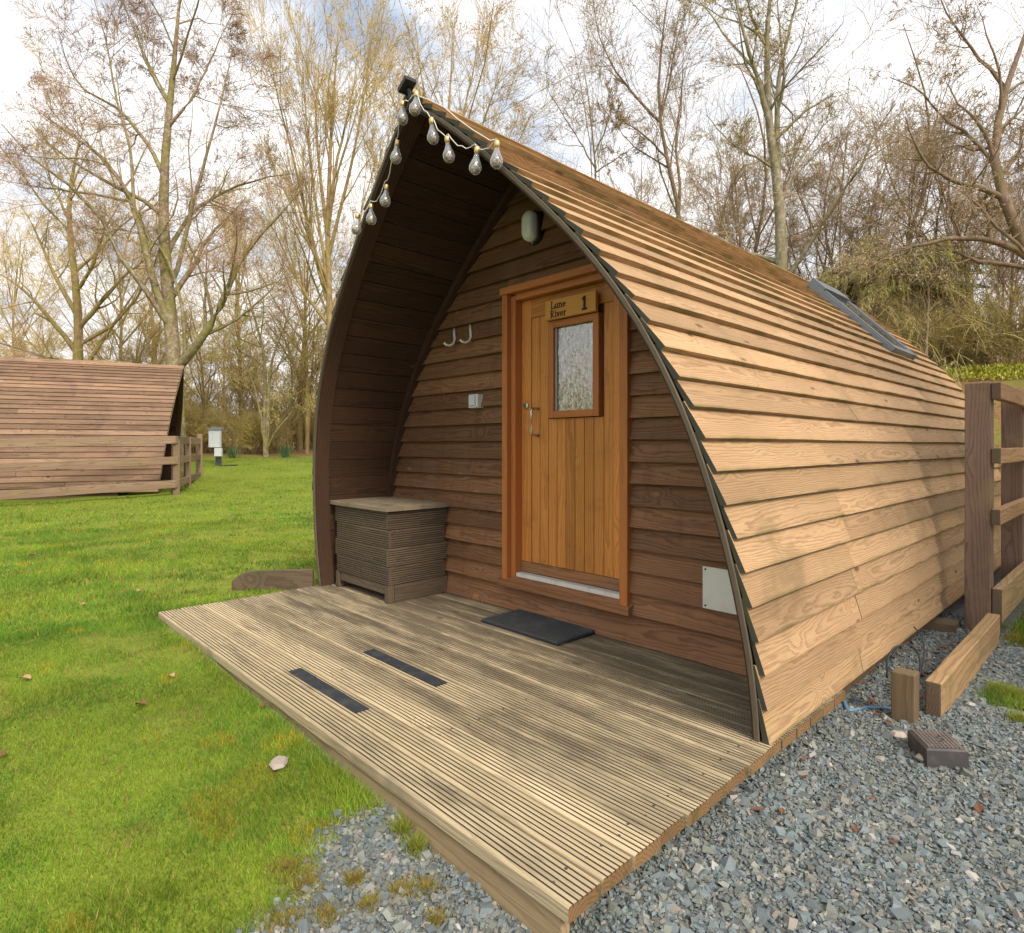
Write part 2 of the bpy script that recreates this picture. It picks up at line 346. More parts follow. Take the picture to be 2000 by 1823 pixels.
def mat_pane():
    m, t, bs = newmat('textured_window_glass'); g = G(t); tcn = t.nodes.new('ShaderNodeTexCoord')
    co = tcn.outputs['Object']; P = g.sep(co)
    n = g.noise(g.vec(g.m('MULTIPLY', P[0], 34), P[1], g.m('MULTIPLY', P[2], 15)), 1, 3, .6, 1.2)
    t.links.new(g.bump(n, .16, .02), bs.inputs['Normal'])
    bs.inputs['Base Color'].default_value = (.62, .66, .67, 1); bs.inputs['Metallic'].default_value = .96; bs.inputs['Roughness'].default_value = .07
    return m
M['pane'] = mat_pane()
M['skyglass'] = simple('roof_window_glass', (.06, .07, .08), .05, .2, spec=.9)

def mat_bark(name, a, b, moss, moss_amt, lich=None):
    m, t, bs = newmat(name); g = G(t); P = g.pos(); s = g.sep(P)
    n = g.noise(g.vec(g.m('MULTIPLY', s[0], 14), g.m('MULTIPLY', s[1], 14), g.m('MULTIPLY', s[2], 6)), 1, 4, .65)
    col = g.mix(g.rng(n, .3, .7), a, b)
    if lich: col = g.mix(g.rng(g.noise(P, 11, 3, .6), .52, .6, 0, .75), col, lich)
    col = g.mix(g.rng(g.noise(P, 2.2, 4, .6), .42, .64, 0, moss_amt), col, moss)
    rv = g.m('ADD', .8, g.m('MULTIPLY', g.objrand(), .4)); col = g.mix(1., col, g.vec(rv, rv, rv), 'MULTIPLY')
    t.links.new(col, bs.inputs['Base Color']); bs.inputs['Roughness'].default_value = .9; bs.inputs['Specular IOR Level'].default_value = .15
    t.links.new(g.bump(n, .6, .03), bs.inputs['Normal']); return m
M['bark_moss'] = mat_bark('mossy_bark', (.36, .28, .17), (.19, .14, .085), (.25, .24, .05), .7, (.42, .40, .31))
M['bark_gold'] = mat_bark('golden_bark', (.42, .31, .16), (.24, .165, .08), (.33, .29, .08), .7)
M['bark_grey'] = mat_bark('grey_green_bark', (.30, .26, .18), (.17, .14, .09), (.20, .19, .07), .6, (.36, .34, .26))
M['bark_brown'] = mat_bark('brown_bark', (.29, .205, .145), (.16, .11, .08), (.21, .19, .07), .45)
def mat_twig(name, cols):
    m, t, bs = newmat(name); g = G(t)
    v = g.attr('tone', 'Fac'); col = g.ramp(v, cols)
    t.links.new(col, bs.inputs['Base Color']); bs.inputs['Roughness'].default_value = .85; bs.inputs['Specular IOR Level'].default_value = .15; return m
M['tw_left'] = mat_twig('olive_pink_twigs', [(0, (.30, .23, .10)), (.35, (.40, .29, .14)), (.7, (.42, .27, .19)), (1, (.30, .17, .15))])
M['tw_gold'] = mat_twig('golden_twigs', [(0, (.42, .32, .14)), (.5, (.60, .45, .20)), (1, (.64, .48, .26))])
M['tw_brown'] = mat_twig('brown_twigs', [(0, (.27, .20, .12)), (.5, (.36, .26, .16)), (1, (.46, .34, .22))])
M['tw_green'] = mat_twig('green_hanging_twigs', [(0, (.26, .22, .09)), (.5, (.36, .31, .13)), (1, (.46, .40, .19))])
M['tw_olive'] = mat_twig('olive_thicket_stems', [(0, (.42, .33, .11)), (.5, (.62, .48, .17)), (1, (.72, .60, .2))])
M['bud'] = simple('yellow_green_bud', (.42, .40, .10), .7)
M['budp'] = simple('pale_catkin_bud', (.46, .36, .22), .7)
M['yleaf'] = simple('bright_ground_foliage', (.50, .50, .05), .6, nscale=1.5, namt=.45)

def mat_grass():
    m, t, bs = newmat('grass_blades'); g = G(t)
    c = g.attr('col', 'Color'); t.links.new(c, bs.inputs['Base Color']); bs.inputs['Roughness'].default_value = .6; bs.inputs['Specular IOR Level'].default_value = .25
    tl = t.nodes.new('ShaderNodeBsdfTranslucent'); t.links.new(c, tl.inputs[0]); ms = t.nodes.new('ShaderNodeMixShader'); ms.inputs[0].default_value = .35
    t.links.new(bs.outputs[0], ms.inputs[1]); t.links.new(tl.outputs[0], ms.inputs[2]); t.links.new(ms.outputs[0], t.nodes['Material Output'].inputs[0]); return m
M['grass'] = mat_grass()
def mat_chip():
    m, t, bs = newmat('slate_chips'); g = G(t); c = g.attr('col', 'Color')
    n = g.noise(g.pos(), 90, 3, .6); t.links.new(g.mix(g.m('MULTIPLY', n, .5), c, g.mix(1., c, (.55, .55, .55), 'MULTIPLY')), bs.inputs['Base Color'])
    bs.inputs['Roughness'].default_value = .65; bs.inputs['Specular IOR Level'].default_value = .35; return m
M['chip'] = mat_chip()
def mat_ground():
    m, t, bs = newmat('ground_surface'); g = G(t); P = g.pos()
    mk = g.sep(g.attr('mask'))       # x lawn, y gravel, z litter
    n1 = g.noise(P, 1.3, 5, .6); n2 = g.noise(P, 14, 4, .65); n3 = g.noise(P, 90, 3, .6)
    lawn = g.ramp(g.m('ADD', g.m('MULTIPLY', n1, .5), g.m('MULTIPLY', n2, .5)), [(.3, (.13, .12, .045)), (.44, (.20, .26, .035)), (.58, (.25, .31, .04)), (.72, (.30, .25, .09))])
    lawn = g.mix(g.m('MULTIPLY', n3, .5), lawn, g.mix(1., lawn, (.45, .5, .4), 'MULTIPLY'))
    grav = g.ramp(g.m('ADD', g.m('MULTIPLY', n3, .7), g.m('MULTIPLY', n2, .3)), [(.3, (.07, .075, .07)), (.5, (.16, .165, .16)), (.7, (.26, .265, .25))])
    lit = g.ramp(g.m('ADD', g.m('MULTIPLY', n3, .5), g.m('MULTIPLY', n2, .5)), [(.32, (.08, .05, .025)), (.5, (.24, .14, .065)), (.68, (.38, .25, .12))])
    lit = g.mix(g.rng(n1, .5, .62, 0, .7), lit, (.20, .21, .04))
    c = g.mix(g.m('ADD', mk[2], 0, clamp=True), lawn, lit); c = g.mix(mk[1], c, grav)
    t.links.new(c, bs.inputs['Base Color']); bs.inputs['Roughness'].default_value = .95; bs.inputs['Specular IOR Level'].default_value = .1
    t.links.new(g.bump(g.m('ADD', n2, g.m('MULTIPLY', n3, .5)), .7, .03), bs.inputs['Normal']); return m
M['ground'] = mat_ground()

# ------------------------------------------------------------------ ground
def wig(X, Y, s=1.): return .5 * np.sin(X * 3.1 * s + 1.7 * np.sin(Y * 2.3 * s)) + .5 * np.sin(Y * 4.3 * s + 1.3 * np.sin(X * 3.7 * s))
def gravel_mask(X, Y):
    """1 where slate chips lie"""
    w_ = wig(X, Y) * .07 + wig(X, Y, 3.1) * .03
    front = S((X - (.93 + .35 * np.clip(-1.15 - Y, 0, 2) * .35) + w_) / .14) * (Y < 1.0)     # right of the lawn
    front = front * S((X - .55 + w_) / .1)
    right = S((X - 1.0) / .1) * (Y > -1.1)
    back = 1 - S((Y - (2.25 + .2 * wig(X, Y)) + w_) / .2) * S((X - 1.92) / .06)
    under = (np.abs(X) < 1.63) & (Y > -1.0) & (Y < 5.6)
    m_ = np.maximum(front * (Y < -.9), right * back * (Y < 6.0))
    tuft = np.exp(-(((X - 2.09) / .12) ** 2 + ((Y - 1.36) / .15) ** 2)) > .5
    m_ = np.where(tuft, .15, m_)
    return np.maximum(m_, under * 1.0)
def lawn_edge(X, Y):
    """1 on litter (woodland floor), 0 on the lawn"""
    d = (X - CAM[0]) * FW[0] + (Y - CAM[1]) * FW[1]
    left = S((d - 20.5 + .5 * wig(X, Y, .4)) / .8)
    back = S((Y - 6.2 + .3 * wig(X, Y, .6)) / .8) * S((X + 9) / 2)
    return np.maximum(left, back)
def axis(lo, hi, dlo, dhi, fine):
    mid = np.arange(dlo, dhi + 1e-6, fine); a = [dlo]; s_ = fine
    while a[-1] > lo: s_ *= 1.16; a.append(a[-1] - s_)
    b = [dhi]; s_ = fine
    while b[-1] < hi: s_ *= 1.16; b.append(b[-1] + s_)
    return np.array(a[1:][::-1] + list(mid) + b[1:])
gx = axis(-420, 420, -4, 3.2, .09); gy = axis(-420, 420, -2.6, 4, .09)
GX, GY = np.meshgrid(gx, gy, indexing='ij'); GZ = ground_z(GX, GY)
nx_, ny_ = GX.shape; idx = np.arange(nx_ * ny_).reshape(nx_, ny_)
F = np.stack([idx[:-1, :-1], idx[1:, :-1], idx[1:, 1:], idx[:-1, 1:]], -1).reshape(-1, 4)
gm = gravel_mask(GX, GY); le = lawn_edge(GX, GY)
mask = np.stack([1 - np.maximum(gm, le), gm, le], -1)
ground = link('ground', raw_mesh('ground', np.stack([GX, GY, GZ], -1).reshape(-1, 3), F, M['ground'], {'mask': ('FLOAT_VECTOR', mask.reshape(-1, 3))}, smooth=True))
tag(ground, 'green lawn, slate gravel and woodland floor around the pods', kind='structure')

# far hill
th = np.linspace(-.6, 3.9, 90); rr = np.linspace(110, 300, 8)
TH, RR = np.meshgrid(th, rr, indexing='ij')
HX = CAM[0] + RR * -np.sin(TH - .8); HY = CAM[1] + RR * np.cos(TH - .8)
HZ = 1.2 + 13 * S((RR - 110) / 150) * (1 + .25 * np.sin(TH * 5) + .1 * np.sin(TH * 13))
ii = np.arange(TH.size).reshape(TH.shape); F = np.stack([ii[:-1, :-1], ii[1:, :-1], ii[1:, 1:], ii[:-1, 1:]], -1).reshape(-1, 4)
hill = link('hills', raw_mesh('hills', np.stack([HX, HY, HZ], -1).reshape(-1, 3), F, simple('pale_field', (.34, .38, .20), .95, nscale=.03, namt=.4), smooth=True))
tag(hill, 'pale green fields on the far hillside', kind='structure')

# ------------------------------------------------------------------ the pod
KT = .327 / 2.74
OC = np.array([(1.650, 0.0), (1.625, .4), (1.558, .78), (1.49, .99), (1.375, 1.30), (1.215, 1.592), (.93, 1.93), (.62, 2.246), (.427, 2.432), (.189, 2.611), (0.0, 2.735)])
sl = np.r_[0, np.cumsum(np.linalg.norm(np.diff(OC, axis=0), axis=1))]
pxc, pzc = np.polyfit(sl, OC[:, 0], 6), np.polyfit(sl, OC[:, 1], 6)
ARC = sl[-1] - .012
def prof(t, off=0., s=1):
    """point (x,z) on the hull, t metres up from the base, pushed out by off"""
    x = np.polyval(pxc, t); z = np.polyval(pzc, t)
    dx = np.polyval(np.polyder(pxc), t); dz = np.polyval(np.polyder(pzc), t); l = math.hypot(dx, dz)
    nx, nz = dz / l, -dx / l
    off = off - .046
    return s * (x + nx * off), z + nz * off
zs_t = np.linspace(0, ARC, 300); zs_p = np.array([prof(t, -.012) for t in zs_t])
def xin(z): return float(np.interp(z, zs_p[:, 1], zs_p[:, 0]))
REAR = 5.4; WALLY = .57

def build_pod(root, mats):
    pitch = .1135; nc = int((ARC - .06) / pitch)
    pitch = (ARC - .075) / nc
    def course(s, i, y0f, y1f, front):
        mb = MB(); t0 = i * pitch; t1 = min(t0 + pitch + .032, ARC - .002)
        bi, bo, to, ti = .014, .038, .012, .002
        xs = [prof(t0, bi, s), prof(t0, bo, s), prof(t1, to, s), prof(t1, ti, s)]
        hs = [0, 0, t1 - t0, t1 - t0]; th_ = [0, .024, .011, 0]
        seg = 9; rs, bs, low = [], [], []
        jf = random.uniform(-.006, .006)
        ph = random.uniform(0, 6); am = random.uniform(.0008, .0026)
        for k in range(seg + 1):
            u = k / seg; ring = []
            for (x, z) in xs:
                a = (y0f(z) + jf); b = y1f(z); y = a + (b - a) * u
                ring.append((x, y, z))
            wv = am * math.sin(ph + y * 2.3) + random.uniform(-.0006, .0006)
            ring = [(x + s * wv * .6, y, z + wv * (1 if q < 2 else .2)) for q, (x, y, z) in enumerate(ring)]
            rs.append(ring); bs.append([(p[1], h - .07, q) for p, h, q in zip(ring, hs, th_)]); low += hs
        mb.sweep(rs, bs, m=0, m0=1 if front else 0)
        o = mb.build('roof_board', [mats['roof'], mats['end']], root)
        a = o.data.attributes.new('low', 'FLOAT', 'POINT'); a.data.foreach_set('value', np.array(low, np.float32)); return o
    fy = lambda z: -KT * z
    for s in (1, -1):
        for i in range(nc):
            if s > 0 and i < 9: J = .955 + random.uniform(-.012, .012)
            else: J = random.choice((1.6, 2.4, 3.1, 3.3)) + random.uniform(-.1, .1)
            course(s, i, fy, lambda z: J - .0015, True)
            re = REAR + random.uniform(-.012, .012)
            course(s, i, lambda z: J + .0015, lambda z: re, False)
        # ridge cap board
        mb = MB(); t0 = ARC - .125
        xs = [prof(t0, .022, s), prof(t0, .046, s), (s * .004, prof(ARC, .0)[1] + .062), (s * .004, prof(ARC, 0)[1] + .03)]
        rs, bs = [], []
        for k in range(8):
            u = k / 7; ring = []
            for x, z in xs: ring.append((x, -KT * z - .012 + (REAR + .02 + KT * z) * u, z + random.uniform(-.001, .001)))
            rs.append(ring); bs.append([(p[1], h - .06, q) for p, h, q in zip(ring, (0, 0, .12, .12), (0, .024, .024, 0))])
        mb.sweep(rs, bs, m=0, m0=1); mb.build('ridge_board', [mats['ridge'], mats['end']], root)
        # ribs: front, at the wall, at the rear ; and the rim batten
        def arch(name, mat, o0, o1, yA, yB, n=46, t0=0., t1=ARC):
            mb = MB(); rs, bs = [], []
            for k in range(n):
                t = t0 + (t1 - t0) * k / (n - 1)
                a = prof(t, o0, s); b = prof(t, o1, s)
                if k == n - 1: a = (s * .001, a[1]); b = (s * .001, b[1])
                rs.append([(a[0], yA(a[1]), a[1]), (b[0], yA(b[1]), b[1]), (b[0], yB(b[1]), b[1]), (a[0], yB(a[1]), a[1])])
                bs.append([(t, 0, 0), (t, 0, .04), (t, .09, .04), (t, .09, 0)])
            mb.sweep(rs, bs); return mb.build(name, mat, root)
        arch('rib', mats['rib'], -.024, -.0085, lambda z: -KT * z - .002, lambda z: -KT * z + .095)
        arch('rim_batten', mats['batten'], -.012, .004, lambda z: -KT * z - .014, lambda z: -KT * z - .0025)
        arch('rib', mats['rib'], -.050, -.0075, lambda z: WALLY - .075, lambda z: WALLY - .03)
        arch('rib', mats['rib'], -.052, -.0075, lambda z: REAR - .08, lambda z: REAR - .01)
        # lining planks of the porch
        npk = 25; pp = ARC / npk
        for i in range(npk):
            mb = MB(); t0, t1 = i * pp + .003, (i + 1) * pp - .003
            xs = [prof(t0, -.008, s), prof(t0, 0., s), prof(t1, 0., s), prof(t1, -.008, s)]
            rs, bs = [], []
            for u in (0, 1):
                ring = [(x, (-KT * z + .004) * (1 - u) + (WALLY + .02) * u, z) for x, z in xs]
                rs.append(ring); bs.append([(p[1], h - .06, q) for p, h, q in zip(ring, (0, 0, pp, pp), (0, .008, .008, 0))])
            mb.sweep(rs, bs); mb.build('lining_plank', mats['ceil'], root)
    # inner shell keeps daylight out of the room
    for s in (1, -1):
        mb = MB(); rs, bs = [], []
        for k in range(30):
            t = ARC * k / 29; a = prof(t, -.004, s); b = prof(t, -.001, s)
            if k == 29: a = (0, a[1]); b = (0, b[1])
            rs.append([(a[0], WALLY + .03, a[1]), (b[0], WALLY + .03, b[1]), (b[0], REAR - .09, b[1]), (a[0], REAR - .09, a[1])]); bs.append([(t, 0, 0)] * 4)
        mb.sweep(rs, bs); mb.build('inner_shell', mats['rib'], root)
    # front wall boards
    def wall_board(z0, z1, xl0, xl1, xr0, xr1, y, sgn=-1):
        mb = MB(); rs, bs = [], []; L = max(xr0 - xl0, xr1 - xl1); seg = max(2, int(L / .25))
        for k in range(seg + 1):
            u = k / seg; wz = random.uniform(-.0012, .0012)
            xa = xl0 + (xr0 - xl0) * u; xb = xl1 + (xr1 - xl1) * u
            rs.append([(xa, y, z0 + wz + .022), (xa, y + sgn * .044, z0 + wz), (xb, y + sgn * .010, z1), (xb, y, z1)])
            bs.append([(xa, -.055, 0), (xa, -.055, .022), (xb, z1 - z0 - .055, .01), (xb, z1 - z0 - .055, 0)])
        mb.sweep(rs, bs); return mb.build('wall_board', mats['wall'], root)
    zs = [.004, .15]
    while zs[-1] < 2.62: zs.append(zs[-1] + .1105)
    for yy, sg in ((WALLY, -1), (REAR - .1, 1)):
        for a, b in zip(zs[:-1], zs[1:]):
            z1 = b + .018; xa, xb = xin(a) - .004, max(xin(z1) - .004, .01)
            if sg < 0 and b > .16 and a < 1.95:
                wall_board(a, z1, -xa, -xb, -.215, -.215, yy); wall_board(a, z1, .677, .677, xa, xb, yy)
                if z1 > 1.96: wall_board(1.955, z1, -.2145, -.2145, .6765, .6765, yy)
            else: wall_board(a, z1, -xa, -xb, xa, xb, yy, sg)
    mb = MB(); mb.bx(-1.58, 1.58, .70, REAR - .02, -.13, -.004, 'y'); mb.build('floor_base', M['darkwood'], root)
    for x in (-1.2, 0, 1.2):
        mb = MB(); mb.bx(x - .06, x + .06, .75, REAR - .05, -.30, -.135, 'y'); mb.build('skid_beam', M['darkwood'], root)

pod = empty('glamping_pod')
tag(pod, 'arched timber camping pod with larch board hull, open porch and orange door', 'cabin')
build_pod(pod, M)

# door -------------------------------------------------------------
mb = MB()
mb.bx(-.237, -.192, .510, .60, .17, 1.925, 'z')
mb.bx(.650, .695, .510, .60, .17, 1.925, 'z')
mb.bx(-.190, -.152, .542, .64, .19, 1.915, 'z'); mb.bx(.622, .648, .542, .64, .19, 1.915, 'z')
mb.bx(-.250, .705, .502, .60, 1.927, 1.968, 'x'); mb.bx(-.150, .620, .542, .64, 1.888, 1.925, 'x')
mb.build('door_frame', M['frame'], pod)
mb = MB(); mb.sweep([[(x, .60, .150), (x, .495, .150), (x, .495, .185), (x, .545, .205), (x, .60, .207)] for x in (-.262, .712)], [[(x, 0, 0), (x, .1, 0), (x, .1, .03), (x, .04, .05), (x, 0, .05)] for x in (0, .97)])
mb.build('door_sill', M['sillw'], pod)
MB().bx(-.15, .62, .548, .602, .2085, .232).build('threshold_strip', simple('white_threshold', (.74, .72, .66), .5, dirt=(.4, .37, .3), dscale=20), pod)
door = MB().bx(-.150, .620, .618, .648, .236, 1.886, 'z').build('door', M['groove'], pod)
door['label'] = 'orange varnished boarded door with small textured window'
DY = .600
def dpart(name, x0, x1, z0, z1, y0=DY, y1=.617, mat='door', grain='z'):
    return MB().bx(x0, x1, y0, y1, z0, z1, grain).build(name, M[mat], door)
dpart('stile', -.150, -.0705, .300, 1.886, .596); dpart('stile', .548, .620, .300, 1.886, .596)
dpart('top_rail', -.069, .5465, 1.775, 1.886, .596, grain='x')
dpart('bottom_rail', -.150, .620, .238, .298, .590, mat='sillw', grain='x')
e = np.linspace(-.068, .546, 10)
for i in range(9):
    a, b = e[i] + .0024, e[i + 1] - .0024
    if b < .10 or a > .45: dpart('plank', a, b, .300, 1.772)
    else:
        dpart('plank', a, b, .300, 1.160)
wf = MB()
wf.bx(.088, .128, .578, .616, 1.165, 1.725, 'z'); wf.bx(.418, .458, .578, .616, 1.165, 1.725, 'z'); wf.bx(.129, .417, .578, .616, 1.165, 1.203, 'x'); wf.bx(.129, .417, .578, .616, 1.687, 1.725, 'x')
wf.build('window_frame', M['frame'], door)
pb = MB(); pb.bx(.129, .417, .602, .608, 1.204, 1.686); pb.build('pane', M['pane'], door)
M['bead'] = simple('white_bead', (.6, .6, .57), .5)
for xb in (.129, .410): MB().bx(xb, xb + .007, .596, .6015, 1.204, 1.686, 'z').build('glazing_bead', M['bead'], door)
h = MB(); hz0, hz1 = 1.065, 1.225; hx = -.012
h.tube([(hx, .60, hz1), (hx, .565, hz1), (hx - .002, .548, hz1 - .006), (hx - .004, .540, hz1 - .022), (hx - .004, .540, (hz0 + hz1) / 2), (hx - .004, .540, hz0 + .022), (hx - .002, .548, hz0 + .006), (hx, .565, hz0), (hx, .60, hz0)], .0085, 10)
h.build('handle', M['metal'], door, True)
lk = MB(); lk.lathe((-.108, .595, 1.245), [(.021, 0), (.021, -.007), (.017, -.010)], 20, 'y'); lk.build('lock', M['metal'], door, True)
kh = MB(); kh.bx(-.111, -.105, .5838, .5845, 1.235, 1.256); kh.lathe((-.108, .5845, 1.254), [(.005, 0), (.005, -.001)], 10, 'y'); kh.build('keyhole', M['black'], door)
npl = MB(); npl.bx(.092, .462, .548, .572, 1.728, 1.838); npl.build('name_plate', M['plate'], door)
GL = {'L': (.66, [[(.14, .0), (.14, 1)], [(0, .04), (.6, .04)], [(0, .97), (.3, .97)], [(.6, .0), (.62, .27)]]),
 'u': (.66, [[(.1, .6), (.1, .16), (.2, .05), (.32, .05), (.48, .2)], [(.48, .62), (.48, 0)], [(.48, .03), (.6, .03)], [(0, .6), (.12, .6)], [(.38, .6), (.5, .6)]]),
 'n': (.66, [[(.1, .62), (.1, 0)], [(0, .6), (.12, .6)], [(0, .03), (.22, .03)], [(.1, .45), (.25, .6), (.4, .58), (.48, .44), (.48, 0)], [(.37, .03), (.6, .03)]]),
 'e': (.58, [[(.06, .34), (.46, .34), (.43, .5), (.27, .6), (.12, .52), (.05, .3), (.12, .1), (.28, .03), (.46, .12)]]),
 'R': (.74, [[(.14, 0), (.14, 1)], [(0, .97), (.34, .97), (.52, .88), (.53, .68), (.38, .54), (.14, .52)], [(.3, .52), (.52, .08), (.68, .04)], [(0, .03), (.28, .03)]]),
 'i': (.32, [[(.14, .62), (.14, 0)], [(.02, .6), (.15, .6)], [(.02, .03), (.27, .03)], [(.14, .80), (.14, .92)]]),
 'v': (.6, [[(.08, .6), (.28, .02), (.48, .6)], [(0, .6), (.18, .6)], [(.38, .6), (.56, .6)]]),
 'r': (.48, [[(.12, .62), (.12, 0)], [(0, .6), (.14, .6)], [(.0, .03), (.26, .03)], [(.12, .42), (.26, .6), (.42, .57)]]),
 '1': (.6, [[(.3, 0), (.3, 1), (.08, .84)], [(.06, .03), (.54, .03)]])}
def lettering(text, x, z, size, wd, y):
    for ch in text:
        mb = MB()
        adv, strokes = GL[ch]
        for st in strokes:
            for (a, b), (c, d) in zip(st[:-1], st[1:]):
                L = math.hypot(c - a, d - b); u = ((c - a) / L, (d - b) / L); ww = wd * (1.25 if abs(u[1]) > .7 else .8)
                p = np.array([x + a * size, y, z + b * size]); ex = np.array([u[0], 0, u[1]]); ey = np.array([-u[1], 0, u[0]])
                mb.box(p - ex * ww * .3 * size - ey * ww / 2 * size, ex, ey, (0, -1, 0), (L + ww * .6) * size, ww * size, .0012 + random.uniform(0, .0004))
        x += adv * 1.1 * size; mb.build('letter', M['ink'], door)

lettering('Lune', .138, 1.787, .041, .135, .5475); lettering('River', .134, 1.737, .041, .135, .5475); lettering('1', .366, 1.748, .068, .2, .5475)

# roof window ------------------------------------------------------
def skylight():
    A = np.array([.475, 2.415]); B = np.array([1.085, 1.775]); L = np.linalg.norm(B - A); d2 = (B - A) / L; n2 = np.array([-d2[1], d2[0]]); n2 = n2 if n2[0] > 0 else -n2
    ex = np.array([d2[0], 0, d2[1]]); ez = np.array([n2[0], 0, n2[1]]); ey = np.array([0, 1., 0]); o = np.array([A[0], 3.56, A[1]]); W = .60
    root = MB()
    root.box(o - ez * .07, ex, ey, ez, L, .05, .092); root.box(o + ey * (W - .05) - ez * .07, ex, ey, ez, L, .05, .092)
    root.box(o + ey * .056 - ez * .07, ex, ey, ez, .07, W - .112, .09); root.box(o + ex * (L - .06) + ey * .056 - ez * .07, ex, ey, ez, .06, W - .112, .09)
    f = root.build('roof_window', M['grey_metal'], pod)
    MB().box(o + ex * .071 + ey * .057 + ez * .004, ex, ey, ez, L - .133, W - .114, .01).build('pane', M['skyglass'], f)
    hd = MB(); hd.box(o - ex * .04 - ey * .012 - ez * .05, ex, ey, ez, .15, W + .024, .088); hd.build('top_hood', M['grey_metal'], f)
    sd_ = MB(); sd_.box(o - ey * .035 - ez * .066, ex, ey, ez, L + .01, .03, .075); sd_.build('side_flashing', M['grey_metal'], f); sd_ = MB(); sd_.box(o + ey * (W + .005) - ez * .066, ex, ey, ez, L + .01, .03, .09); sd_.build('side_flashing', M['grey_metal'], f)
    ap = MB(); ap.box(o + ex * (L + .003) - ey * .02 - ez * .048, ex, ey, ez * 1., .13, W * .75, .004); ap.build('apron_flashing', M['lead'], f)
skylight()

# ------------------------------------------------------------------ deck
deck = empty('timber_deck', (0, -1, -.2)); tag(deck, 'grooved timber decking platform in front of the arched pod', 'deck')
def dchild(o, root):
    o.parent = root; o.matrix_parent_inverse = root.matrix_basis.inverted() if False else o.matrix_parent_inverse
    o.location = -Vector(root.location); return o
def grooved(mb, o, ex, ey, ez, L, W, T, ng=8, gd=.006, seg=1, wob=0., m1=None, m0=None, ends=0., gm=None):
    """board with ng grooves along ex on its +ez face"""
    o, ex, ey, ez = (np.array(q, float) for q in (o, ex, ey, ez)); p = [(0, 0)]
    gp = W / ng
    top = []
    for k in range(ng):
        a = k * gp; e_ = gp * .31
        if k == 0: top += [(0.0, T - .004), (.003, T)]
        else: top += [(a + e_ * .35, T)]
        top += [(a + gp - e_ * .65, T)] if k < ng - 1 else [(W - .003, T), (W, T - .004)]
        if k < ng - 1: top += [(a + gp - e_ * .30, T - gd), (a + gp + e_ * .05, T - gd)]
    cs = [(W, 0), (0, 0)] + top
    rs, bs = [], []; e0, e1 = random.uniform(-ends, ends), random.uniform(-ends, ends)
    for i in range(seg + 1):
        x = e0 + (L + e1 - e0) * i / seg; dz = random.uniform(-wob, wob)
        rs.append([o + ex * x + ey * a + ez * (b + dz) for a, b in cs]); bs.append([(x, a - W / 2, b) for a, b in cs])
    f0 = len(mb.f); mb.sweep(rs, bs, m0=m0, m1=m1)
    if gm is not None:
        n = len(cs)
        for fi in range(f0, f0 + seg * n):
            k = (fi - f0) % n
            lo_ = lambda q: T * .3 < cs[q % n][1] < T - gd * .9
            if lo_(k) or lo_(k + 1): mb.m[fi] = gm
ND = 14; DY0, DY1 = -1.04, .685; dp = (DY1 - DY0) / ND
for i in range(ND):
    y = DY0 + i * dp; mb = MB()
    L = 3.27
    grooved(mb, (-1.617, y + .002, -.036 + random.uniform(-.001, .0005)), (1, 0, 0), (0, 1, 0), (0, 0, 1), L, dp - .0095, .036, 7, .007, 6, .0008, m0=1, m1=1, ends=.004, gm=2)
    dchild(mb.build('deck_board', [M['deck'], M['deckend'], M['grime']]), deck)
fb = MB(); fb.box((-1.60, -1.028, -.193), (1, 0, 0), (0, 0, 1), (0, 1, 0), 2.13, .155, .03, 4); dchild(fb.build('fascia_board', M['fascia']), deck)
fb = MB(); fb.box((.533, -1.029, -.195), (1, 0, 0), (0, 0, 1), (0, 1, 0), 1.09, .157, .03, 3); dchild(fb.build('fascia_board', M['fascia']), deck)
fb = MB(); fb.box((1.555, -.997, -.193), (0, 1, 0), (0, 0, 1), (1, 0, 0), 1.66, .155, .035, 3); dchild(fb.build('side_joist', M['fascia']), deck)
fb = MB(); fb.box((-1.605, -.997, -.193), (0, 1, 0), (0, 0, 1), (1, 0, 0), 1.66, .155, .035, 3); dchild(fb.build('side_joist', M['fascia']), deck)
for x in (-.8, 0, .8):
    fb = MB(); fb.box((x, -.997, -.193), (0, 1, 0), (0, 0, 1), (1, 0, 0), 1.66, .155, .045, 1); dchild(fb.build('joist', M['darkwood']), deck)

